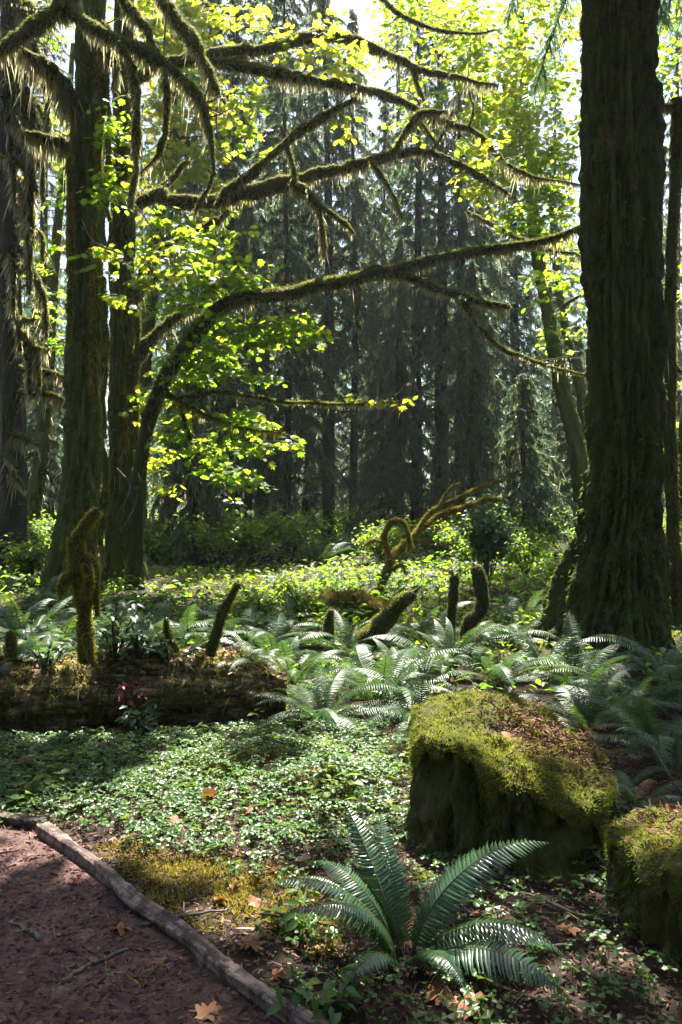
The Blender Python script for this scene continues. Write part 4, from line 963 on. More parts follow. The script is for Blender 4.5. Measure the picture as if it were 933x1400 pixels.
CON = [ # label, px, Y, H, r0, crown0, lmax, nb, seed, droop, mats, stubs, drape, lean, hang
 ('lone straight conifer trunk with short mossy stubs in the middle distance', 452, 24, 19, .2, .3, 2.5, 140, 601, .7, ('weeping', 'needle'), 26, 3000, -.012, .8),
 ('slim conifer just right of the lone straight one', 484, 25, 17, .13, .34, 2.2, 120, 602, .75, ('weeping', 'needle'), 16, 2600, .0, .9),
 ('thin dark conifer pole left of the lone straight one', 393, 22, 18, .1, .16, 2.4, 190, 603, .75, ('weeping', 'needle'), 14, 1500, -.004, .8),
 ('dark conifer at left of a close pair behind the weeping hemlock', 291, 23, 21, .2, .14, 3.0, 220, 604, .65, ('needle',), 26, 2500, .0, .8),
 ('thinner right hand conifer of the close pair behind the weeping hemlock', 320, 24, 22, .15, .24, 2.8, 170, 605, .7, ('weeping', 'needle'), 22, 2500, .004, .8),
 ('conifer trunk bristling with shelf like mossy stubs at the left of the dark clump', 571, 25, 18, .19, .34, 2.2, 120, 606, .6, ('needle',), 44, 2500, .0, .9),
 ('tallest conifer in the dark clump, its trunk bare near the top', 606, 26, 19, .27, .34, 2.3, 100, 607, .75, ('weeping', 'needle'), 44, 2600, -.008, 1.0),
 ('dark conifer with drooping skirts in the clump behind the mossy branch', 630, 24.5, 15, .2, .3, 2.1, 90, 608, .8, ('weeping', 'needle'), 34, 2600, .0, 1.1),
 ('conifer with hanging boughs at the right of the dark clump', 655, 27, 18, .2, .24, 2.5, 120, 609, .75, ('needle',), 14, 2000, .0, 1.0),
 ('tall conifer trunk behind the small fir', 704, 30, 19, .24, .12, 3.0, 200, 610, .65, ('needle',), 18, 1500, .0, .8),
 ('thin leaning conifer between the lone straight one and the clump', 522, 27, 15, .09, .42, 1.8, 90, 611, .6, ('needle',), 12, 1800, .006, .9),
 ('distant blue green conifer high behind the maple limbs', 368, 31, 25, .25, .18, 3.3, 190, 612, .45, ('needle',), 4, 1200, .0, .7),
 ('distant blue green conifer reaching the top edge of the picture', 425, 34, 26, .25, .2, 3.2, 180, 613, .45, ('needle',), 4, 1200, .0, .7),
 ('distant conifer hazy between the lone straight one and the clump', 545, 36, 25, .22, .12, 3.0, 180, 614, .5, ('needle',), 4, 900, .0, .8),
 ('distant conifer behind the far leaning maple', 760, 38, 21, .25, .15, 3.0, 150, 615, .5, ('needle',), 4, 900, .0, .8),
 ('pale distant conifer seen between the two maple trunks and the hemlock', 232, 33, 25, .25, .1, 3.2, 170, 616, .5, ('needle',), 4, 900, .0, .8),
 ('distant conifer left of the two maple trunks', 62, 30, 22, .25, .15, 3.0, 150, 617, .5, ('needle',), 8, 1800, .0, .8),
 ('distant conifer close to the right picture edge', 925, 32, 22, .25, .12, 2.8, 140, 618, .5, ('needle',), 6, 900, .0, .8),
 ('distant drooping conifer low in the gap left of the dark clump', 500, 42, 22, .25, .06, 3.3, 150, 619, .6, ('needle',), 2, 900, .0, .9),
 ('distant conifer rising behind the tall trunk of the clump', 650, 44, 27, .26, .06, 3.6, 170, 620, .55, ('needle',), 2, 900, .0, .8),
 ('dusky hemlock with olive curtains just behind the arching limb of the leaning maple', 338, 20.5, 9.5, .11, .22, 1.7, 100, 628, .95, ('weeping', 'needle'), 4, 3500, .0, 1.5),
 ('dusky olive hemlock crowding the left side of the dark clump', 545, 22.5, 9, .11, .2, 1.7, 100, 629, .95, ('weeping', 'needle'), 6, 3500, .0, 1.5),
 ('dusky hemlock in front of the right half of the dark clump', 645, 21.5, 8, .12, .25, 1.7, 80, 630, .95, ('weeping', 'needle'), 8, 4500, .0, 1.5),
 ('young drooping hemlock between the thin dark pole and the lone conifer', 418, 28, 8, .1, .05, 1.9, 120, 621, .7, ('weeping', 'needle'), 0, 4000, .0, 1.3),
 ('young hemlock filling the gap right of the slim conifer', 508, 31, 9, .1, .04, 2.1, 130, 622, .7, ('needle',), 0, 3000, .0, 1.2),
 ('young shaggy hemlock left of the thin dark pole', 352, 26, 8.5, .1, .05, 2.0, 130, 623, .8, ('weeping', 'needle'), 0, 4500, .0, 1.3),
 ('young hemlock low behind the shelf like stubs of the clump', 548, 30, 7, .1, .04, 1.8, 110, 624, .7, ('needle',), 0, 2500, .0, 1.2),
 ('shaggy hemlock behind the huge trunk at its left side', 790, 27, 7.5, .1, .05, 1.8, 110, 625, .7, ('needle',), 0, 2000, .0, 1.2),
 ('young hemlock in the dim gap left of the ragged trunk', 55, 24, 8, .1, .06, 1.7, 110, 626, .7, ('needle',), 0, 2500, .0, 1.2),
 ('distant young hemlock under the arching limb of the leaning maple', 455, 36, 9.5, .12, .04, 2.4, 130, 627, .7, ('needle',), 0, 2000, .0, 1.2),
]
for (lab, px, Y, H, r0, c0, lm, nb, sd, dr, mt, stb, drp, ln_, hg) in CON:
    conifer('conifer_tree', lab, at_px(px, Y), H, r0, c0, lm, nb, sd, dr, 18, 9, mt, stb, drp, ln_, hg, sublen=.2, subw=.036)
# small fir, weeping hemlock, far left conifer
conifer('fir_tree', 'small dark fir with skirts of boughs reaching the ground', at_px(716, 19.5), 4.6, .1, .12, 1.7, 120, 640, .45, 24, 9, ('needle',), 0, 1600, 0, .8, group=None, barkmoss=800)
conifer('hemlock_tree', 'weeping young hemlock with hanging green curtains right of the leaning maple stem', at_px(262, 17.5), 6.2, .1, .16, 1.25, 100, 641, 1.0, 34, 9, ('weeping', 'needle'), 0, 5000, 0, 1.6, group=None, barkmoss=600)
conifer('conifer_tree', 'dark conifer at the left picture edge hung with shaggy moss', at_px(15, 15), 17, .27, .5, 1.9, 60, 642, .7, 10, 7, ('needle',), 0, 2500, -.002, 1.0, group=None)
lc = bpy.data.objects[COL.objects[-1].name]
left_con = [o for o in COL.objects if o.get('label', '').startswith('dark conifer at the left picture edge')][0]

# far wood seen as one mass
WOOD = []; rg = np.random.default_rng(660)
for k in range(60):
    Y = 46+34*rg.random(); X = (rg.random()*2-1)*(.62*Y+6); H = 17+9*rg.random()
    b = np.array([X, Y, float(gz(np.array([X]), np.array([Y]))[0])])
    gt, gb, gf, gm = conifer('', '', b, H, .3, .05, 3.6, 90, 700+k, .5, 9, 4, parts=False, sublen=.42, subw=.1, barkmoss=0)
    WOOD.append((gt, gf))

for k in range(34):  # unseen conifers beside and behind the camera, added to darken the ambient light
    a = R(150+240*(k+.5)/34)+.05*rg.normal(); rr = 9+13*rg.random(); b = np.array([rr*math.cos(a)*1.25, 2+rr*math.sin(a), 0.]) if False else np.array([rr*math.cos(a)*1.3, 1.5+rr*math.sin(a), 0.])
    if b[1] > .62*abs(b[0])-3 and b[1] > -3 and abs(b[0]) < .47*b[1]+3: continue
    b[2] = float(gz(b[:1], b[1:2])[0]); gt, gb, gf, gm = conifer('', '', b, 17+8*rg.random(), .3, .04, 3.6, 90, 800+k, .5, 9, 4, parts=False, sublen=.42, subw=.1, barkmoss=0)
    WOOD.append((gt, gf))
g = G()
for gt, gf in WOOD: g.add(np.concatenate(gt.V), np.concatenate(gt.F), 1); g.add(np.concatenate(gf.V), np.concatenate(gf.F), 0, np.concatenate(gf.T))
o = part('far_and_shade_forest', g, [M['needle'], M['conifer_bark']]); tag(o, 'hazy mass of distant conifers closing the view, with unseen conifers around the camera added to cut skylight', 'forest', kind='stuff')

# ------------------------------------------------------------------ maple leaves
def leaf_spray(rg, c, rad, nl, size, droopy=.25, tint=.5, tspread=.18):
    """twigs with paired leaves filling an ellipsoid; returns leaf geometry, tints and twig tubes"""
    nt_ = max(nl//10, 1); V_, F_, T_, tw = [], [], [], G(); Q, FW, UP = [], [], []
    for k in range(nt_):
        o = unit(rg.normal(size=3))*rg.random()**.4; p = c+o*rad; a = rg.random()*6.28; l = (.35+.45*rg.random())*min(1, rad[0]*2+.3)
        d = np.array([math.cos(a), math.sin(a), -.15+.2*rg.normal()]); s = np.linspace(0, 1, 6)
        C = p+d*((s-.5)*l)[:, None]; C[:, 2] -= droopy*l*(s-.3)**2
        tw.add(*tube(C, np.linspace(.006, .002, 6), 4))
        for j in range(10):
            u = min(1, .15+.17*(j//2)+.05*rg.random()); sd = -1 if j % 2 else 1
            q = C[int(u*5)]; sv = np.array([-d[1], d[0], 0])*sd; f = unit(sv*(.8+.3*rg.normal())+d*.6+np.array([0, 0, -.35+.2*rg.normal()]))
            pet = .05+.08*rg.random(); Q.append(q+f*pet); FW.append(f+rg.normal(size=3)*.18); UP.append(np.array([rg.normal()*.5, -.15+rg.normal()*.5, 1]))
    n = len(Q); sz = size*(.55+.6*rg.random(n)); V, F = stamp(MLV, MLF, basis(np.array(FW), np.array(UP), sz), np.array(Q)+np.array(FW)*(sz*.36)[:, None])
    return V, F, np.repeat(np.clip(tint+tspread*rg.normal(size=n), 0, 1), len(MLV)), tw

def foliage(parent, clusters, seed, size=.19, name='foliage'):
    rg = np.random.default_rng(seed); g = G()
    for (px, py, rx, ry, Y, n, tint) in clusters:
        rx, ry = rx*1.15, ry*1.15
        c = P(px, py, Y); rad = np.array([rx/F_PX*Y, .35*(rx+ry)/F_PX*Y*.8+.15, ry/F_PX*Y]); V, F, T, tw = leaf_spray(rg, c, rad, int(n*1.15), size*.76, tint=tint+.04)
        g.add(V, F, 0, T); g.add(np.concatenate(tw.V), np.concatenate(tw.F), 1)
    return part(name, g, [M['maple_leaf'], M['twig']], parent)

def limb(parent, pts, ys, rs, seed, per_m=170, L=.1, W=.014, name='branch', mat='branch_bark', moss=('limb_moss', 'hanging_moss'), dens=1., n=60, tint=.35):
    C, r = mossy_path(pts, ys, [v*.86 for v in rs], n); sides = 12
    tt = np.linspace(0, np.linalg.norm(np.diff(C, axis=0), axis=1).sum(), n); fade = np.minimum(1, np.linspace(0, 6, n))
    for ax in (0, 2): C[:, ax] += fade*(.035*vnoise(np.stack([tt*2.6, tt*0+ax, tt*0+.5], 1), seed)+.014*vnoise(np.stack([tt*7, tt*0+ax, tt*0+.5], 1), seed+1))
    r = r*(1+.28*vnoise(np.stack([tt*3.3, tt*0, tt*0+.2], 1), seed+2))
    V, F = tube(C, r, sides, lambda Q, N, th, s: np.repeat(r, sides)*(.5*fbm(Q*5, seed, 3)+.25*fbm(Q*16, seed+2, 2)))
    rg = np.random.default_rng(seed+5); g = G(); ln = np.linalg.norm(np.diff(C, axis=0), axis=1).sum(); gb = G().add(V, F); tws = []
    for q in range(int(ln*1.6) if name == 'branch' and ln > .8 else 0):
        i = int(rg.integers(n//5, n-1)); T = unit(C[min(i+1, n-1)]-C[i-1]); d = unit(T*.7+rg.normal(size=3)*[.6, .6, .6]+[0, 0, .1]); l = .2+.6*rg.random()**1.5; s = np.linspace(0, 1, 9)
        tc = C[i]+d*(l*s)[:, None]+np.cumsum(rg.normal(size=(9, 3))*.012, 0); tc[:, 2] -= l*.3*rg.random()*s**2; tr_ = np.linspace(min(.014, r[i]*.5), .004, 9); tws.append((tc, tr_)); gb.add(*tube(tc, tr_, 5))
    b = part(name, gb, M[mat], parent)
    for tc, tr_ in tws:
        fv, ff = fringe(tc, tr_, 70, .05, .01, rg); g.add(fv, ff, 1, np.repeat(rg.random(len(ff)//3), 5))
    fv, ff = fuzz(V, F, int((1500*dens*ln+6000*dens*ln*r.mean()*2)*.7), rg, .035, .011, .35, 1, .5); g.add(fv, ff, 0, np.repeat(np.clip(tint+.25*rg.normal(size=len(ff)), 0, 1), 3))
    fv, ff = fringe(C, r, per_m, L, W, rg); g.add(fv, ff, 1, np.repeat(np.clip(rg.random(len(ff)//3), 0, 1), 5))
    part('moss', g, [M[m] for m in moss], b)
    return b

# ---- trunk A
ya = 13.0
def big_stem(name, label, path, Y, seed, moss_n, cat='tree', group=None, mat='maple_bark', sides=64, lump=.14):
    W = np.array([list(P(a, b, Y))+[w/F_PX*Y] for a, b, w in path]); gzb = float(gz(W[:1, 0], W[:1, 1])[0])
    root = thing(name, (W[0, 0], W[0, 1], gzb), label, cat, group)
    q = crom(W, 220); V, F = trunk_geo(q[:, :3], q[:, 3], sides, seed, lump*1.15, .12, 6, fine=.13, vs=.9)
    t = part('trunk', G().add(V, F), M[mat], root); g = G(); low = F[V[F].mean(1)[:, 2] < 12]
    v, f, tt = trunk_moss(V, low, moss_n, seed+3, .05, .016, lambda Q, N: .12+.6*smooth(.2, .9, N[:, 0]), 2.2, .7, .45, .45); g.add(v, f, 0, tt)
    v, f, tt = trunk_moss(V, low, moss_n//6, seed+5, .16, .018, lambda Q, N: -.35+.5*smooth(0, .9, N[:, 0]), 1.5, 1.6, .2, .5, .3); g.add(v, f, 1, tt)
    part('moss', g, [M['limb_moss'], M['hanging_moss']], t)
    return root
mA = big_stem('maple_tree', 'ragged barked maple trunk, front one of the pair at the left', [(98, 800, 42), (101, 770, 34), (105, 730, 29), (110, 670, 26), (114, 600, 25), (115, 500, 24), (117, 400, 23), (119, 300, 22.5), (121, 200, 22), (123, 100, 20), (125, 0, 19), (128, -200, 20), (135, -500, 15), (150, -800, 8)], ya, 41, 26000)
mB = big_stem('maple_tree', 'mossy maple trunk behind the ragged one, throwing long limbs to the right', [(168, 800, 34), (168, 760, 25), (168, 700, 21), (169, 600, 20), (169, 500, 20), (169, 420, 19), (167, 350, 17), (167, 250, 15), (168, 150, 14), (169, 50, 13), (172, -100, 13), (182, -400, 10), (200, -700, 6)], 14.0, 42, 20000)
mC = big_stem('leaning_maple', 'slim leaning maple stem arching over the clearing in one long limb', [(183, 806, 14), (186, 760, 10), (189, 700, 9), (192, 640, 9), (204, 575, 9), (226, 520, 8.5), (252, 478, 8.5), (288, 434, 8.5), (308, 416, 8.5), (335, 408, 8.5), (398, 401, 8), (432, 390, 8.5), (482, 382, 7.5), (512, 370, 7.5), (530, 372, 7), (585, 357, 7), (640, 345, 6), (700, 337, 5), (755, 326, 4), (797, 308, 2.5)], 12.4, 43, 4000, mat='branch_bark', sides=20, lump=.2)
# moss on the arch of the leaning stem
ARC = [(203, 575), (224, 520), (250, 480), (288, 432), (330, 409), (398, 400), (432, 391), (482, 381), (530, 371), (585, 357), (640, 345), (700, 337), (755, 326), (797, 308)]
C, r = mossy_path(ARC, 12.4, [9, 8.5, 8.5, 8.5, 8.5, 8, 8.5, 7.5, 7, 6.5, 5.8, 5, 4, 2.5], 120); rg = np.random.default_rng(431); g = G()
V, F = tube(C, r*1.02, 10); fv, ff = fuzz(V, F, 22000, rg, .04, .012, .35, 1, .5); g.add(fv, ff, 0, np.repeat(np.clip(.35+.25*rg.normal(size=len(ff)), 0, 1), 3))
fv, ff = fringe(C, r, 260, .11, .014, rg); g.add(fv, ff, 1, np.repeat(rg.random(len(ff)//3), 5)); part('moss', g, [M['limb_moss'], M['hanging_moss']], mC)
limb(mC, [(528, 372), (580, 385), (640, 408), (697, 418)], [12.4, 12.2], [7.5, 7, 6, 3.4], 801, 260)
limb(mC, [(628, 403), (650, 440), (690, 478), (740, 495), (802, 511)], [12.25, 12.6], [3.5, 3.2, 3, 2.2, 1.2], 802, 160, .07)
limb(mC, [(697, 337), (740, 339), (795, 352)], [12.4, 12.7], [3.5, 3, 1.5], 803, 160, .08)
limb(mC, [(488, 383), (490, 410), (487, 440), (494, 452)], [12.35, 12.3], [3, 3, 3, 1.5], 804, 250, .08)
limb(mC, [(222, 530), (240, 545), (290, 537), (330, 540), (380, 548), (460, 551), (530, 550), (562, 545)], [12.4, 11.6], [4.5, 4, 3.8, 3.5, 2.5, 2, 1.6, 1], 805, 170, .06, tint=.6)
limb(mC, [(232, 540), (262, 556), (290, 570), (330, 583), (392, 594)], [12.3, 11.9], [3.5, 3, 3, 2.5, 1], 806, 170, .08, moss=('bright_moss', 'golden_moss'), tint=.6)
limb(mC, [(245, 552), (258, 590), (275, 622)], [12.3, 12.2], [3, 2.5, 1.5], 807, 170, .09)
# limbs of the second trunk
limb(mB, [(150, 352), (163, 318), (190, 282), (220, 266), (236, 276), (290, 273), (350, 263), (400, 248), (440, 234), (500, 222), (545, 208), (582, 208), (620, 220), (660, 242), (692, 264)], [14, 12.2], [11, 10.5, 10, 10, 10, 10.5, 11, 10, 9, 8, 6.5, 5.5, 5, 4, 2], 811, 300, .12, n=110)
limb(mB, [(538, 210), (560, 172), (577, 155), (612, 152)], [12.5, 12.4], [5, 4.5, 4, 2], 812, 220, .1)
limb(mB, [(400, 250), (425, 270), (440, 305), (445, 350)], [12.8, 12.7], [8, 7, 5, 2], 813, 300, .13)
limb(mB, [(432, 276), (465, 298), (482, 318)], [12.75, 12.6], [4.5, 3.5, 1.5], 814, 220, .1)
limb(mB, [(508, 220), (530, 250), (553, 298)], [12.5, 12.3], [4, 3, 1.5], 815, 220, .1)
limb(mB, [(160, 130), (190, 105), (230, 86), (290, 78), (360, 66), (430, 51), (470, 52), (530, 72), (582, 97), (630, 106), (680, 117)], [14, 12.8], [12, 11, 10, 9.5, 9, 8.5, 7.5, 6, 5, 3.5, 1.8], 816, 300, .13, n=100)
limb(mB, [(290, 84), (350, 94), (410, 106), (462, 114), (530, 131), (578, 155), (640, 176), (672, 202), (712, 233), (797, 256)], [13.5, 12.6], [7, 7.5, 7, 6.5, 6, 5, 4, 3.5, 2.5, 1.2], 817, 280, .12, n=90)
limb(mB, [(566, 92), (570, 115), (580, 135)], [13.1, 13.0], [3.5, 3, 2.5], 818, 200, .09, n=16)
limb(mB, [(300, 276), (318, 256), (350, 233), (380, 206), (410, 177), (450, 155), (487, 134)], [13.2, 12.6], [8, 8, 8, 8, 7.5, 6.5, 4], 819, 260, .1)
limb(mB, [(392, 200), (400, 222), (404, 246)], [12.9, 12.8], [4, 3.5, 3], 820, 220, .08, n=16)
limb(mB, [(186, 410), (200, 368), (230, 340), (265, 320), (300, 300), (312, 288)], [14, 13.3], [10, 10, 9, 8, 6, 4], 821, 240, .12)
limb(mB, [(190, 392), (215, 380), (252, 372)], [13.9, 13.5], [8, 7, 4], 822, 240, .12, n=24)
limb(mB, [(178, 505), (198, 476), (225, 446), (252, 428), (290, 412)], [14, 13.3], [10, 9, 8, 6, 4], 823, 220, .11)
limb(mB, [(190, 270), (215, 262), (240, 240), (250, 225), (262, 222)], [14.2, 14.0], [5, 5, 5, 4, 3], 824, 220, .1, n=30)
limb(mB, [(620, 150), (600, 190), (585, 215)], [13, 12.8], [2, 1.8, 1.5], 825, 140, .06, n=20)
limb(mB, [(572, 165), (590, 190), (608, 215)], [12.6, 12.7], [2.5, 2, 1.2], 826, 140, .06, n=20)
limb(mB, [(640, 176), (648, 150), (640, 128)], [12.9, 12.8], [2.5, 2, 1.2], 827, 140, .06, n=20)
limb(mB, [(520, -5), (545, 18), (590, 38), (640, 47), (680, 42)], [12.6, 12.2], [3, 3, 2.5, 1.8, 1], 828, 160, .07, n=40)
# shaggy drooping boughs of the ragged trunk at top left
limb(mA, [(100, -30), (88, 5), (62, 26), (30, 46), (0, 68), (-40, 90)], [12.4, 11.3], [13, 12, 12, 11, 9, 6], 831, 340, .17, .016)
limb(mA, [(85, 2), (112, 28), (160, 55), (212, 80), (252, 110), (275, 140), (287, 180), (291, 240)], [12.2, 11.2], [11, 10, 9.5, 9, 7, 6, 5, 2], 832, 320, .14, .015, n=90)
limb(mA, [(160, -12), (188, 25), (205, 50), (216, 72)], [12.2, 11.8], [8, 7, 5, 2], 833, 320, .13, .015)
limb(mA, [(214, -15), (242, 25), (268, 60), (288, 98), (299, 132)], [12.2, 11.5], [10, 9.5, 8.5, 6, 2], 834, 340, .15, .015)
limb(mA, [(163, 58), (182, 100), (188, 160), (186, 230), (178, 285)], [11.7, 11.6], [4, 6, 6, 5, 3], 835, 300, .1, .015)
limb(mA, [(226, 92), (229, 150), (222, 195), (210, 218), (192, 238)], [11.6, 11.5], [4, 4.5, 4, 3, 1.5], 836, 260, .1, .015)
limb(mA, [(110, 150), (98, 140), (85, 115), (62, 88), (25, 66)], [13, 12.3], [18, 17, 15, 12, 7], 837, 420, .3, .018, n=60)
limb(mA, [(104, 205), (80, 195), (52, 186), (35, 182)], [13, 12.6], [10, 9, 7, 4], 838, 420, .26, .018, n=40)
limb(mA, [(100, 10), (125, 30), (150, 42), (150, 90)], [13, 12.4], [8, 7, 5, 3], 839, 300, .14, .015, n=40)
limb(mA, [(140, 40), (142, 80), (136, 110), (132, 150)], [12.7, 12.65], [7, 8, 8, 4], 840, 420, .16, .015, n=40)
limb(mA, [(151, 60), (158, 90), (157, 120)], [12.8, 12.75], [6, 6, 3], 841, 420, .14, .015, n=30)
limb(mA, [(290, 240), (283, 262), (272, 282), (268, 300)], [11.2, 11.3], [2.5, 2.5, 2, 1], 842, 200, .06, .012, n=20)
# ropes of golden moss down the lit edges of both trunks
for k, (pr, pts, r0_) in enumerate([(mA, [(146, 110), (150, 180), (147, 250), (150, 300)], 5), (mA, [(138, 60), (141, 120), (136, 190), (139, 240)], 6), (mA, [(143, 380), (145, 450), (143, 520), (145, 600)], 4), (mA, [(140, 600), (143, 660), (138, 720), (141, 770)], 5), (mA, [(128, 300), (131, 380), (127, 470), (130, 560)], 5),
        (mB, [(184, 400), (188, 470), (187, 560), (188, 640)], 4.5), (mB, [(181, 640), (186, 700), (187, 760)], 5), (mB, [(172, 430), (175, 520), (172, 620)], 5), (mB, [(178, 180), (181, 230), (179, 290), (184, 350)], 5), (mA, [(99, 150), (97, 260), (96, 380), (92, 470)], 4)]):
    yy = 12.62 if pr is mA else 13.75
    limb(pr, pts, [yy, yy], [r0_*.5, r0_, r0_, r0_*.4][:len(pts)] if len(pts) == 4 else [r0_*.5, r0_, r0_*.4], 900+k*3, 260, .09, .016, name='hanging_moss', moss=('bright_moss', 'golden_moss'), n=40, tint=.5)
# thin bare twigs hanging by the trunks
for k, pts in enumerate([[(224, 92), (226, 40), (232, -5)], [(300, 130), (296, 170), (305, 215)], [(287, 200), (320, 225), (335, 260)], [(160, 345), (128, 330), (112, 300)], [(165, 700), (178, 665), (160, 640)], [(170, 720), (185, 690), (190, 660)]]):
    C, r = mossy_path(pts, 11.8 if k < 4 else 12.2, [1.4, 1.2, .8], 20); part('twig', G().add(*tube(C, r, 5)), M['dead_wood'], mA)

# shaggy boughs on the far left conifer
LB_ = [[(12, 500), (45, 505), (75, 510), (92, 520)], [(10, 476), (40, 474), (66, 478)], [(8, 535), (45, 536), (75, 541), (92, 552)], [(8, 592), (30, 596), (52, 607)], [(6, 640), (20, 650), (36, 668)], [(6, 438), (25, 436), (48, 437)],
       [(10, 330), (38, 350), (40, 400)], [(14, 150), (40, 160), (52, 210)], [(12, 180), (35, 183), (46, 240), (48, 260)], [(12, 90), (20, 120), (8, 170)], [(5, 620), (14, 625), (24, 640)], [(14, 240), (28, 250), (38, 300), (36, 340)], [(10, 20), (22, 60), (14, 110)]]
rl = np.random.default_rng(77)
for k in range(26):
    x0 = rl.uniform(-5, 30); y0_ = rl.uniform(-20, 470); dx = rl.uniform(15, 48); LB_.append([(x0, y0_), (x0+dx*.5, y0_-3+rl.uniform(0, 14)), (x0+dx*.9, y0_+rl.uniform(10, 40)), (x0+dx, y0_+rl.uniform(45, 100))])
for k, pts in enumerate(LB_):
    limb(left_con, pts, [15, 14.4], [5, 4.5, 3.5, 2][:len(pts)] if len(pts) > 3 else [5, 4.5, 2], 850+k, 240, .2, .02, n=30, moss=('limb_moss', 'hanging_moss'), tint=.55)
# pale leaning trunk behind at left
mL = big_stem('maple_tree', 'pale leaning trunk standing in light behind the left edge conifer', [(38, 735, 14), (48, 670, 11), (58, 610, 10), (64, 540, 9), (68, 460, 8), (76, 350, 7), (90, 200, 5), (100, 60, 3)], 19, 45, 5000, sides=24)
foliage(mL, [(65, 330, 40, 90, 18.5, 260, .42), (75, 440, 30, 50, 18.5, 120, .35), (70, 200, 40, 60, 18.5, 160, .5), (70, 30, 40, 30, 18.5, 120, .4)], 905, .2)

# far leaning maples at right
mR = big_stem('maple_tree', 'far leaning maple trunk left of the huge trunk with a bright yellow green crown', [(800, 720, 15), (795, 655, 13), (786, 600, 12), (768, 525, 11), (752, 440, 10), (738, 365, 9), (728, 280, 8), (720, 190, 7), (716, 100, 5), (712, 0, 4)], 20, 46, 7000, sides=28)
mR2 = big_stem('maple_tree', 'thin far maple trunk leaning beside the bigger leaning one', [(812, 700, 9), (806, 610, 7.5), (797, 545, 7), (783, 490, 6.5), (770, 430, 6), (760, 370, 5), (756, 300, 4), (754, 240, 3)], 22, 47, 3000, sides=20)
limb(mR, [(752, 440), (770, 420), (800, 400)], [20, 20], [5, 4, 2], 871, 100, .1)
limb(mR, [(735, 340), (700, 320), (660, 300), (640, 290)], [20, 18.5], [5, 4, 3, 1.5], 872, 100, .1)
limb(mR, [(722, 200), (690, 160), (660, 140)], [20, 18.5], [5, 4, 1.5], 873, 100, .1)
limb(mR, [(717, 120), (745, 80), (780, 50)], [20, 19], [4, 3, 1.5], 874, 100, .1)
foliage(mR, [(715, 70, 90, 60, 18, 620, .5), (735, 160, 75, 70, 17.5, 600, .54), (685, 190, 50, 50, 16.4, 320, .55), (735, 250, 70, 60, 17.5, 480, .46), (640, 250, 20, 16, 16, 40, .66), (665, 260, 30, 20, 17, 90, .62), (725, 300, 50, 35, 17.5, 280, .42), (700, 120, 40, 50, 17, 260, .68), (650, 40, 50, 40, 17, 220, .6),
              (760, 390, 40, 35, 19, 200, .42), (745, 20, 60, 30, 18, 260, .6), (775, 330, 25, 30, 18, 120, .5), (620, 30, 40, 25, 16.5, 100, .62), (765, 460, 30, 40, 20, 130, .4)], 906, .21)

# back maple between the trunks
mK = big_stem('maple_tree', 'sunlit maple behind the pair of trunks, mostly hidden by them', [(188, 770, 14), (190, 650, 11), (198, 500, 10), (208, 380, 9), (222, 260, 8), (235, 150, 6), (245, 40, 4)], 21, 48, 4000, sides=24)
limb(mK, [(222, 260), (235, 230), (240, 190), (236, 170)], [20.9, 20.5], [5, 6, 5, 3], 881, 150, .1)
limb(mK, [(230, 200), (255, 190), (250, 240)], [20.9, 20.5], [4, 4, 2], 882, 150, .1)
foliage(mK, [(240, 60, 75, 60, 20.5, 560, .66), (255, 150, 60, 60, 20.2, 520, .72), (240, 225, 65, 40, 20, 400, .7), (300, 250, 30, 40, 19.6, 160, .55), (200, 40, 50, 40, 20.5, 240, .6), (260, 10, 60, 30, 20.5, 220, .68), (185, 330, 30, 40, 20, 120, .5), (290, 330, 60, 40, 20, 240, .5), (240, 420, 50, 40, 20, 200, .4), (220, 600, 40, 60, 20, 200, .35)], 907, .24)

# foreground foliage of the maples
foliage(mB, [(345, 30, 30, 18, 13.2, 60, .75), (430, 70, 30, 20, 13, 60, .62), (480, 90, 25, 20, 12.9, 60, .6), (380, 45, 20, 10, 13.2, 24, .75), (450, 35, 25, 12, 13, 30, .7), (345, 145, 20, 30, 13, 70, .5), (330, 190, 12, 16, 13, 30, .5), (370, 215, 14, 8, 13, 14, .55), (470, 160, 14, 30, 12.8, 30, .6),
              (550, 15, 60, 25, 15, 200, .52), (620, 70, 50, 40, 15.5, 200, .5), (600, 130, 60, 35, 15.5, 150, .48), (520, 60, 45, 30, 15.5, 120, .54), (640, 20, 45, 30, 15.5, 140, .5), (560, 170, 40, 30, 15.5, 60, .48), (650, 180, 30, 40, 15.5, 90, .5), (660, 200, 30, 25, 12.5, 60, .6), (270, 330, 40, 20, 13, 110, .42), (230, 300, 40, 20, 13.2, 90, .45), (180, 400, 20, 30, 13, 60, .42), (200, 560, 18, 40, 13, 60, .62), (215, 620, 22, 30, 13, 70, .62), (205, 360, 26, 20, 13.4, 60, .45)], 901, .18)
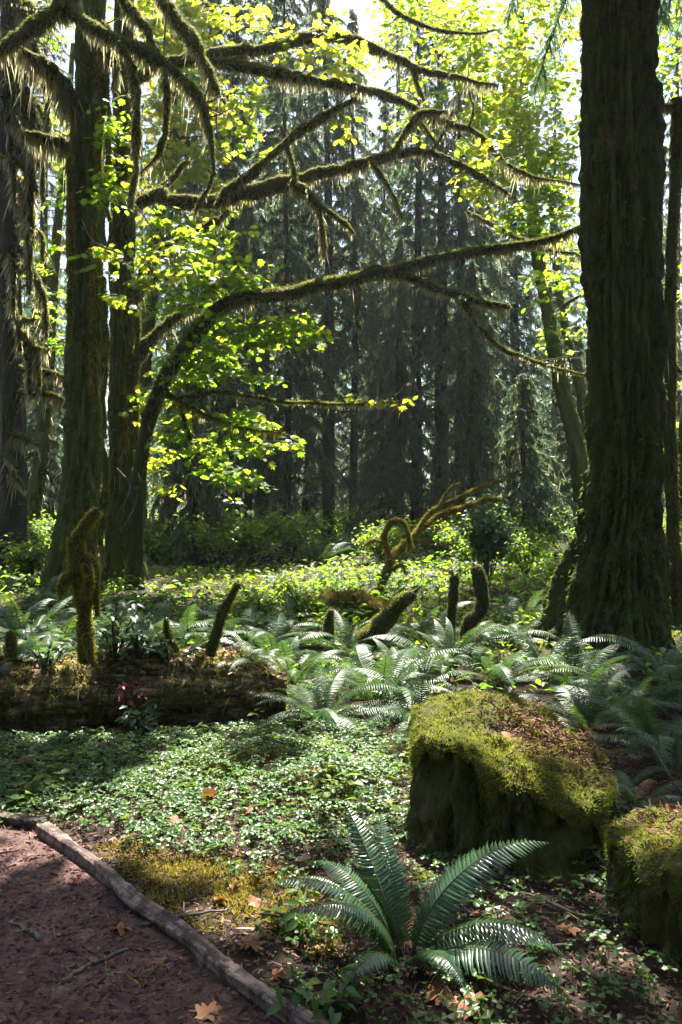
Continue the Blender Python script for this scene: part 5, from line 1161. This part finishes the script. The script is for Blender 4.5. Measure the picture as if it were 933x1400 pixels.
foliage(mC, [(300, 375, 60, 22, 12.2, 260, .42), (260, 400, 40, 16, 12.4, 120, .4), (380, 450, 60, 25, 12, 320, .38), (330, 470, 50, 22, 12.2, 200, .34), (250, 350, 50, 25, 12.6, 140, .45), (260, 480, 40, 20, 12.4, 120, .42), (410, 440, 25, 12, 11.9, 50, .36), (345, 515, 35, 14, 12, 70, .34), (290, 500, 40, 20, 12.2, 100, .3), (300, 440, 40, 14, 12.3, 70, .36),
              (270, 600, 40, 26, 12.2, 160, .36), (330, 610, 35, 18, 12, 90, .4), (340, 570, 40, 16, 12.1, 80, .4), (385, 605, 22, 12, 11.9, 28, .42), (405, 600, 10, 5, 11.9, 10, .45), (310, 655, 40, 26, 12.2, 150, .3), (240, 520, 30, 20, 12.5, 70, .48), (225, 660, 22, 18, 12.6, 40, .6), (485, 542, 14, 7, 11.75, 20, .74), (525, 548, 12, 4, 11.65, 10, .74), (558, 546, 8, 8, 11.6, 16, .74), (235, 560, 30, 15, 12.5, 50, .5), (360, 560, 30, 8, 11.9, 20, .4)], 902, .17)
foliage(mA, [(150, 158, 24, 16, 12.4, 50, .3), (138, 255, 26, 12, 12.3, 60, .42), (150, 190, 22, 14, 12.4, 40, .42), (160, 265, 20, 12, 12.4, 30, .45), (140, 365, 20, 30, 12.4, 60, .58), (150, 335, 12, 10, 12.4, 20, .55), (165, 225, 12, 16, 12.4, 24, .5), (150, 405, 10, 14, 12.4, 20, .55)], 903, .17)

# slim mossy trunk right of the huge one
mS = big_stem('slim_mossy_tree', 'slim black mossy trunk close to the right side of the huge one', [(922, 860, 16), (921, 800, 11), (919, 700, 8), (917, 560, 7), (916, 440, 7), (919, 330, 7.5), (924, 240, 8), (926, 170, 9), (924, 135, 7)], 10.2, 49, 8000, mat='spruce_bark', sides=24, lump=.2)
limb(mS, [(922, 150), (905, 148), (893, 140)], [10.2, 10.1], [7, 6, 3], 891, 260, .12)
limb(mS, [(910, 205), (900, 203), (892, 200)], [10.2, 10.1], [5, 5, 3], 892, 260, .1, n=16)
limb(mS, [(912, 480), (925, 500), (940, 510)], [10.2, 10.2], [4, 4, 3], 893, 200, .1, n=16)
mT = big_stem('mossy_sapling', 'mossy sapling with leaning stems at the right picture edge', [(924, 770, 9), (925, 700, 7), (928, 640, 6), (936, 560, 5), (948, 460, 4), (950, 350, 3)], 13, 50, 4000, sides=20)
limb(mT, [(924, 745), (918, 700), (915, 620), (918, 520), (922, 430)], [13, 12.6], [6, 5, 5, 4, 2], 895, 200, .12)
limb(mT, [(926, 700), (940, 660), (955, 610)], [13, 12.8], [5, 5, 3], 896, 200, .12)
foliage(mT, [(920, 40, 30, 40, 14, 120, .4), (915, 100, 20, 30, 14, 60, .4), (935, 380, 20, 60, 14, 60, .4), (922, 560, 20, 40, 14, 50, .4)], 908, .17)
# spruce boughs of the huge tree: some hang into view, unseen ones added to shade the right
rg = np.random.default_rng(930)
def huge_bough(az, z, l, droop, dens=30):
    p0 = np.array([np.interp(z, q_c[:, 2], q_c[:, 0]), GY, z]); d = np.array([[math.cos(az), math.sin(az), .05]])
    BC, b1, b2 = sprays(rg, p0[None], d, np.array([l]), np.array([droop]), dens, 12, .12, .016, (.3, .6), 1.1)
    b = part('bough', G().add(*tube(BC[0], np.linspace(.045, .01, 9), 6)), M['branch_bark'], huge)
    g = G(); g.add(*b1[:2], 0, b1[2]*.4); g.add(*b2[:2], 0, b2[2]*.4); part('needles', g, M['needle'], b)
q_c = q = crom([list(P(a, b, GY))+[w/F_PX*GY] for a, b, w in path], 260)
for az, z, l, dr in [(R(188), 8.3, 1.5, .55), (R(205), 8.0, 1.4, .5), (R(170), 8.8, 1.6, .5), (R(20), 8.6, 3, .4), (R(45), 8.4, 3, .4), (R(75), 8.8, 3.2, .4), (R(95), 8.6, 3, .4), (R(-30), 8.8, 3, .4), (R(60), 9.8, 3.4, .4), (R(35), 10.2, 3.4, .4), (R(85), 10.6, 3.4, .4), (R(10), 10.8, 3.4, .4), (R(10), 8.2, 1.5, .6), (R(-15), 7.9, 1.3, .6), (R(150), 9.4, 1.8, .4), (R(230), 8.9, 1.8, .4), (R(270), 9.6, 3.2, .35), (R(300), 9.2, 3.0, .4), (R(330), 9.8, 3.2, .4), (R(60), 9.5, 3, .4), (R(100), 10, 3.4, .4), (R(30), 10.4, 3, .4), (R(200), 10.3, 1.6, .4), (R(250), 10.8, 3.4, .4), (R(130), 11, 2, .4), (R(310), 11.2, 3.2, .4), (R(0), 11.5, 3, .4)]:
    huge_bough(az, z, l, dr)

# ------------------------------------------------------------------ high canopy above the picture: the maples' unseen upper crowns, added to shade and dapple the ground
LIT = []   # (ground point, radius): places kept sunlit by gaps cut in the unseen crown
def lit(px, py, r, dz=0): w = gp(px, py); LIT.append((w+[0, 0, dz], r*1.5))
for px, py, r in [(130, 1090, .16), (200, 1095, .25), (290, 1100, .32), (380, 1095, .28), (440, 1115, .22), (250, 1135, .2), (400, 1230, .12), (300, 1215, .14), (165, 1170, .14), (60, 1165, .2), (-40, 1170, .3), (20, 1150, .16), (540, 1080, .2), (520, 1150, .12), (600, 1330, .1), (680, 1350, .08), (480, 1030, .2), (560, 1030, .2)]: lit(px, py, r)
for q in ((115, 720), (115, 790), (100, 850), (300, 850)): LIT.append((P(*q, 5.8), .3))
for q in ((40, 1160), (90, 1185), (-20, 1190), (260, 1200), (340, 1235), (220, 1180)): lit(*q, .22)
LIT.append((c1+[-.1, .05, .5], .42)); LIT.append((c1+[.15, -.15, .42], .3)); LIT.append((c2+[-.05, .05, .3], .33)); LIT.append((np.array([.3, 3.0, .4]), .22)); LIT.append((np.array([.1, 2.95, .45]), .16))
for px in range(0, 760, 50): lit(px, 890, .45, .5); lit(px+20, 850, .6, .4)
for px in range(200, 800, 60): lit(px, 800, .9, .3)
def shade_canopy(parent, n, seed, xr, yr, thick, share):
    rg = np.random.default_rng(seed); g = G()
    X = xr[0]+(xr[1]-xr[0])*rg.random(n); Yc = yr[0]+(yr[1]-yr[0])*rg.random(n); Z = np.maximum(2.2+.69*Yc, 7.5)+.3+thick*rg.random(n)
    Q = np.stack([X, Yc, Z], 1); k = rg.random(n) < np.clip(share+.9*n2(X, Yc, .5, seed), .05, 1)
    for w, r in LIT:
        v = Q-w; t = v@SDIR; d = np.linalg.norm(v-t[:, None]*SDIR, axis=1); k &= d > r*(.8+.5*rg.random(n))+.12
    Q = Q[k]
    for c in Q:
        V, F, T, tw = leaf_spray(rg, c, np.array([.35, .35, .15]), 24, .21, tint=.5); g.add(V, F, 0, T); g.add(np.concatenate(tw.V), np.concatenate(tw.F), 1)
    return part('crown', g, [M['maple_leaf'], M['twig']], parent)  # out of view leaf sprays, put in for the shade they cast
shade_canopy(mA, 800, 951, (-5.5, .3), (6.2, 11), 2.4, .66)
shade_canopy(mB, 1100, 952, (-2, 5.5), (6.2, 11), 2.4, .68)
# ================================================================== CAMERA, LIGHT, SKY, AIR
cam = bpy.data.cameras.new('camera'); cam.sensor_fit = 'VERTICAL'; cam.sensor_height = 36; cam.sensor_width = 24; cam.lens = 28; cam.clip_end = 2000; cam.clip_start = .05
co = bpy.data.objects.new('camera', cam); COL.objects.link(co); co.location = (0, 0, EYE); co.rotation_euler = (R(90), 0, 0); SC.camera = co
sun = bpy.data.lights.new('sun', 'SUN'); sun.energy = 5; sun.angle = R(.55); sun.color = (1, .95, .86)
so = bpy.data.objects.new('sun', sun); COL.objects.link(so); so.rotation_euler = Vector(SDIR).to_track_quat('Z', 'Y').to_euler()
w = bpy.data.worlds.new('World'); SC.world = w; w.use_nodes = True; nt = w.node_tree
sky = nt.nodes.new('ShaderNodeTexSky'); sky.sky_type = 'NISHITA'; sky.sun_disc = False; sky.sun_elevation = SUN_EL; sky.sun_rotation = SUN_AZ
sky.air_density = 1.0; sky.dust_density = 2.5; sky.ozone_density = 1.5
bg = nt.nodes['Background']; nt.links.new(sky.outputs[0], bg.inputs[0]); bg.inputs[1].default_value = .05
if HAZE:
    hz = bpy.data.meshes.new('haze'); a, b, c, d, e, f = -60, 60, -6, 100, -3, 34
    hz.from_pydata([(a, c, e), (b, c, e), (b, d, e), (a, d, e), (a, c, f), (b, c, f), (b, d, f), (a, d, f)], [], [(0, 3, 2, 1), (4, 5, 6, 7), (0, 1, 5, 4), (1, 2, 6, 5), (2, 3, 7, 6), (3, 0, 4, 7)])
    m, nt2, N, L = new_mat('haze'); v = N.new('ShaderNodeVolumePrincipled'); v.inputs['Color'].default_value = (.86, .9, 1, 1); v.inputs['Density'].default_value = HAZE; v.inputs['Anisotropy'].default_value = .35
    L.new(v.outputs[0], N.new('ShaderNodeOutputMaterial').inputs['Volume']); hz.materials.append(m)
    ho = bpy.data.objects.new('haze', hz); COL.objects.link(ho); tag(ho, 'thin pale haze filling the air of the forest', 'haze', kind='stuff')
SC.render.engine = 'CYCLES'; cy = SC.cycles
cy.use_denoising = True; cy.denoiser = 'OPENIMAGEDENOISE'; cy.max_bounces = 6; cy.diffuse_bounces = 3; cy.glossy_bounces = 2; cy.transmission_bounces = 6; cy.volume_bounces = 0; cy.transparent_max_bounces = 4
cy.sample_clamp_indirect = 6; cy.caustics_reflective = False; cy.caustics_refractive = False; cy.use_adaptive_sampling = True; cy.adaptive_threshold = .02
vs = SC.view_settings; vs.view_transform = 'Standard'; vs.look = 'None'; vs.gamma = 1; vs.exposure = EXPOSURE; vs.use_curve_mapping = False
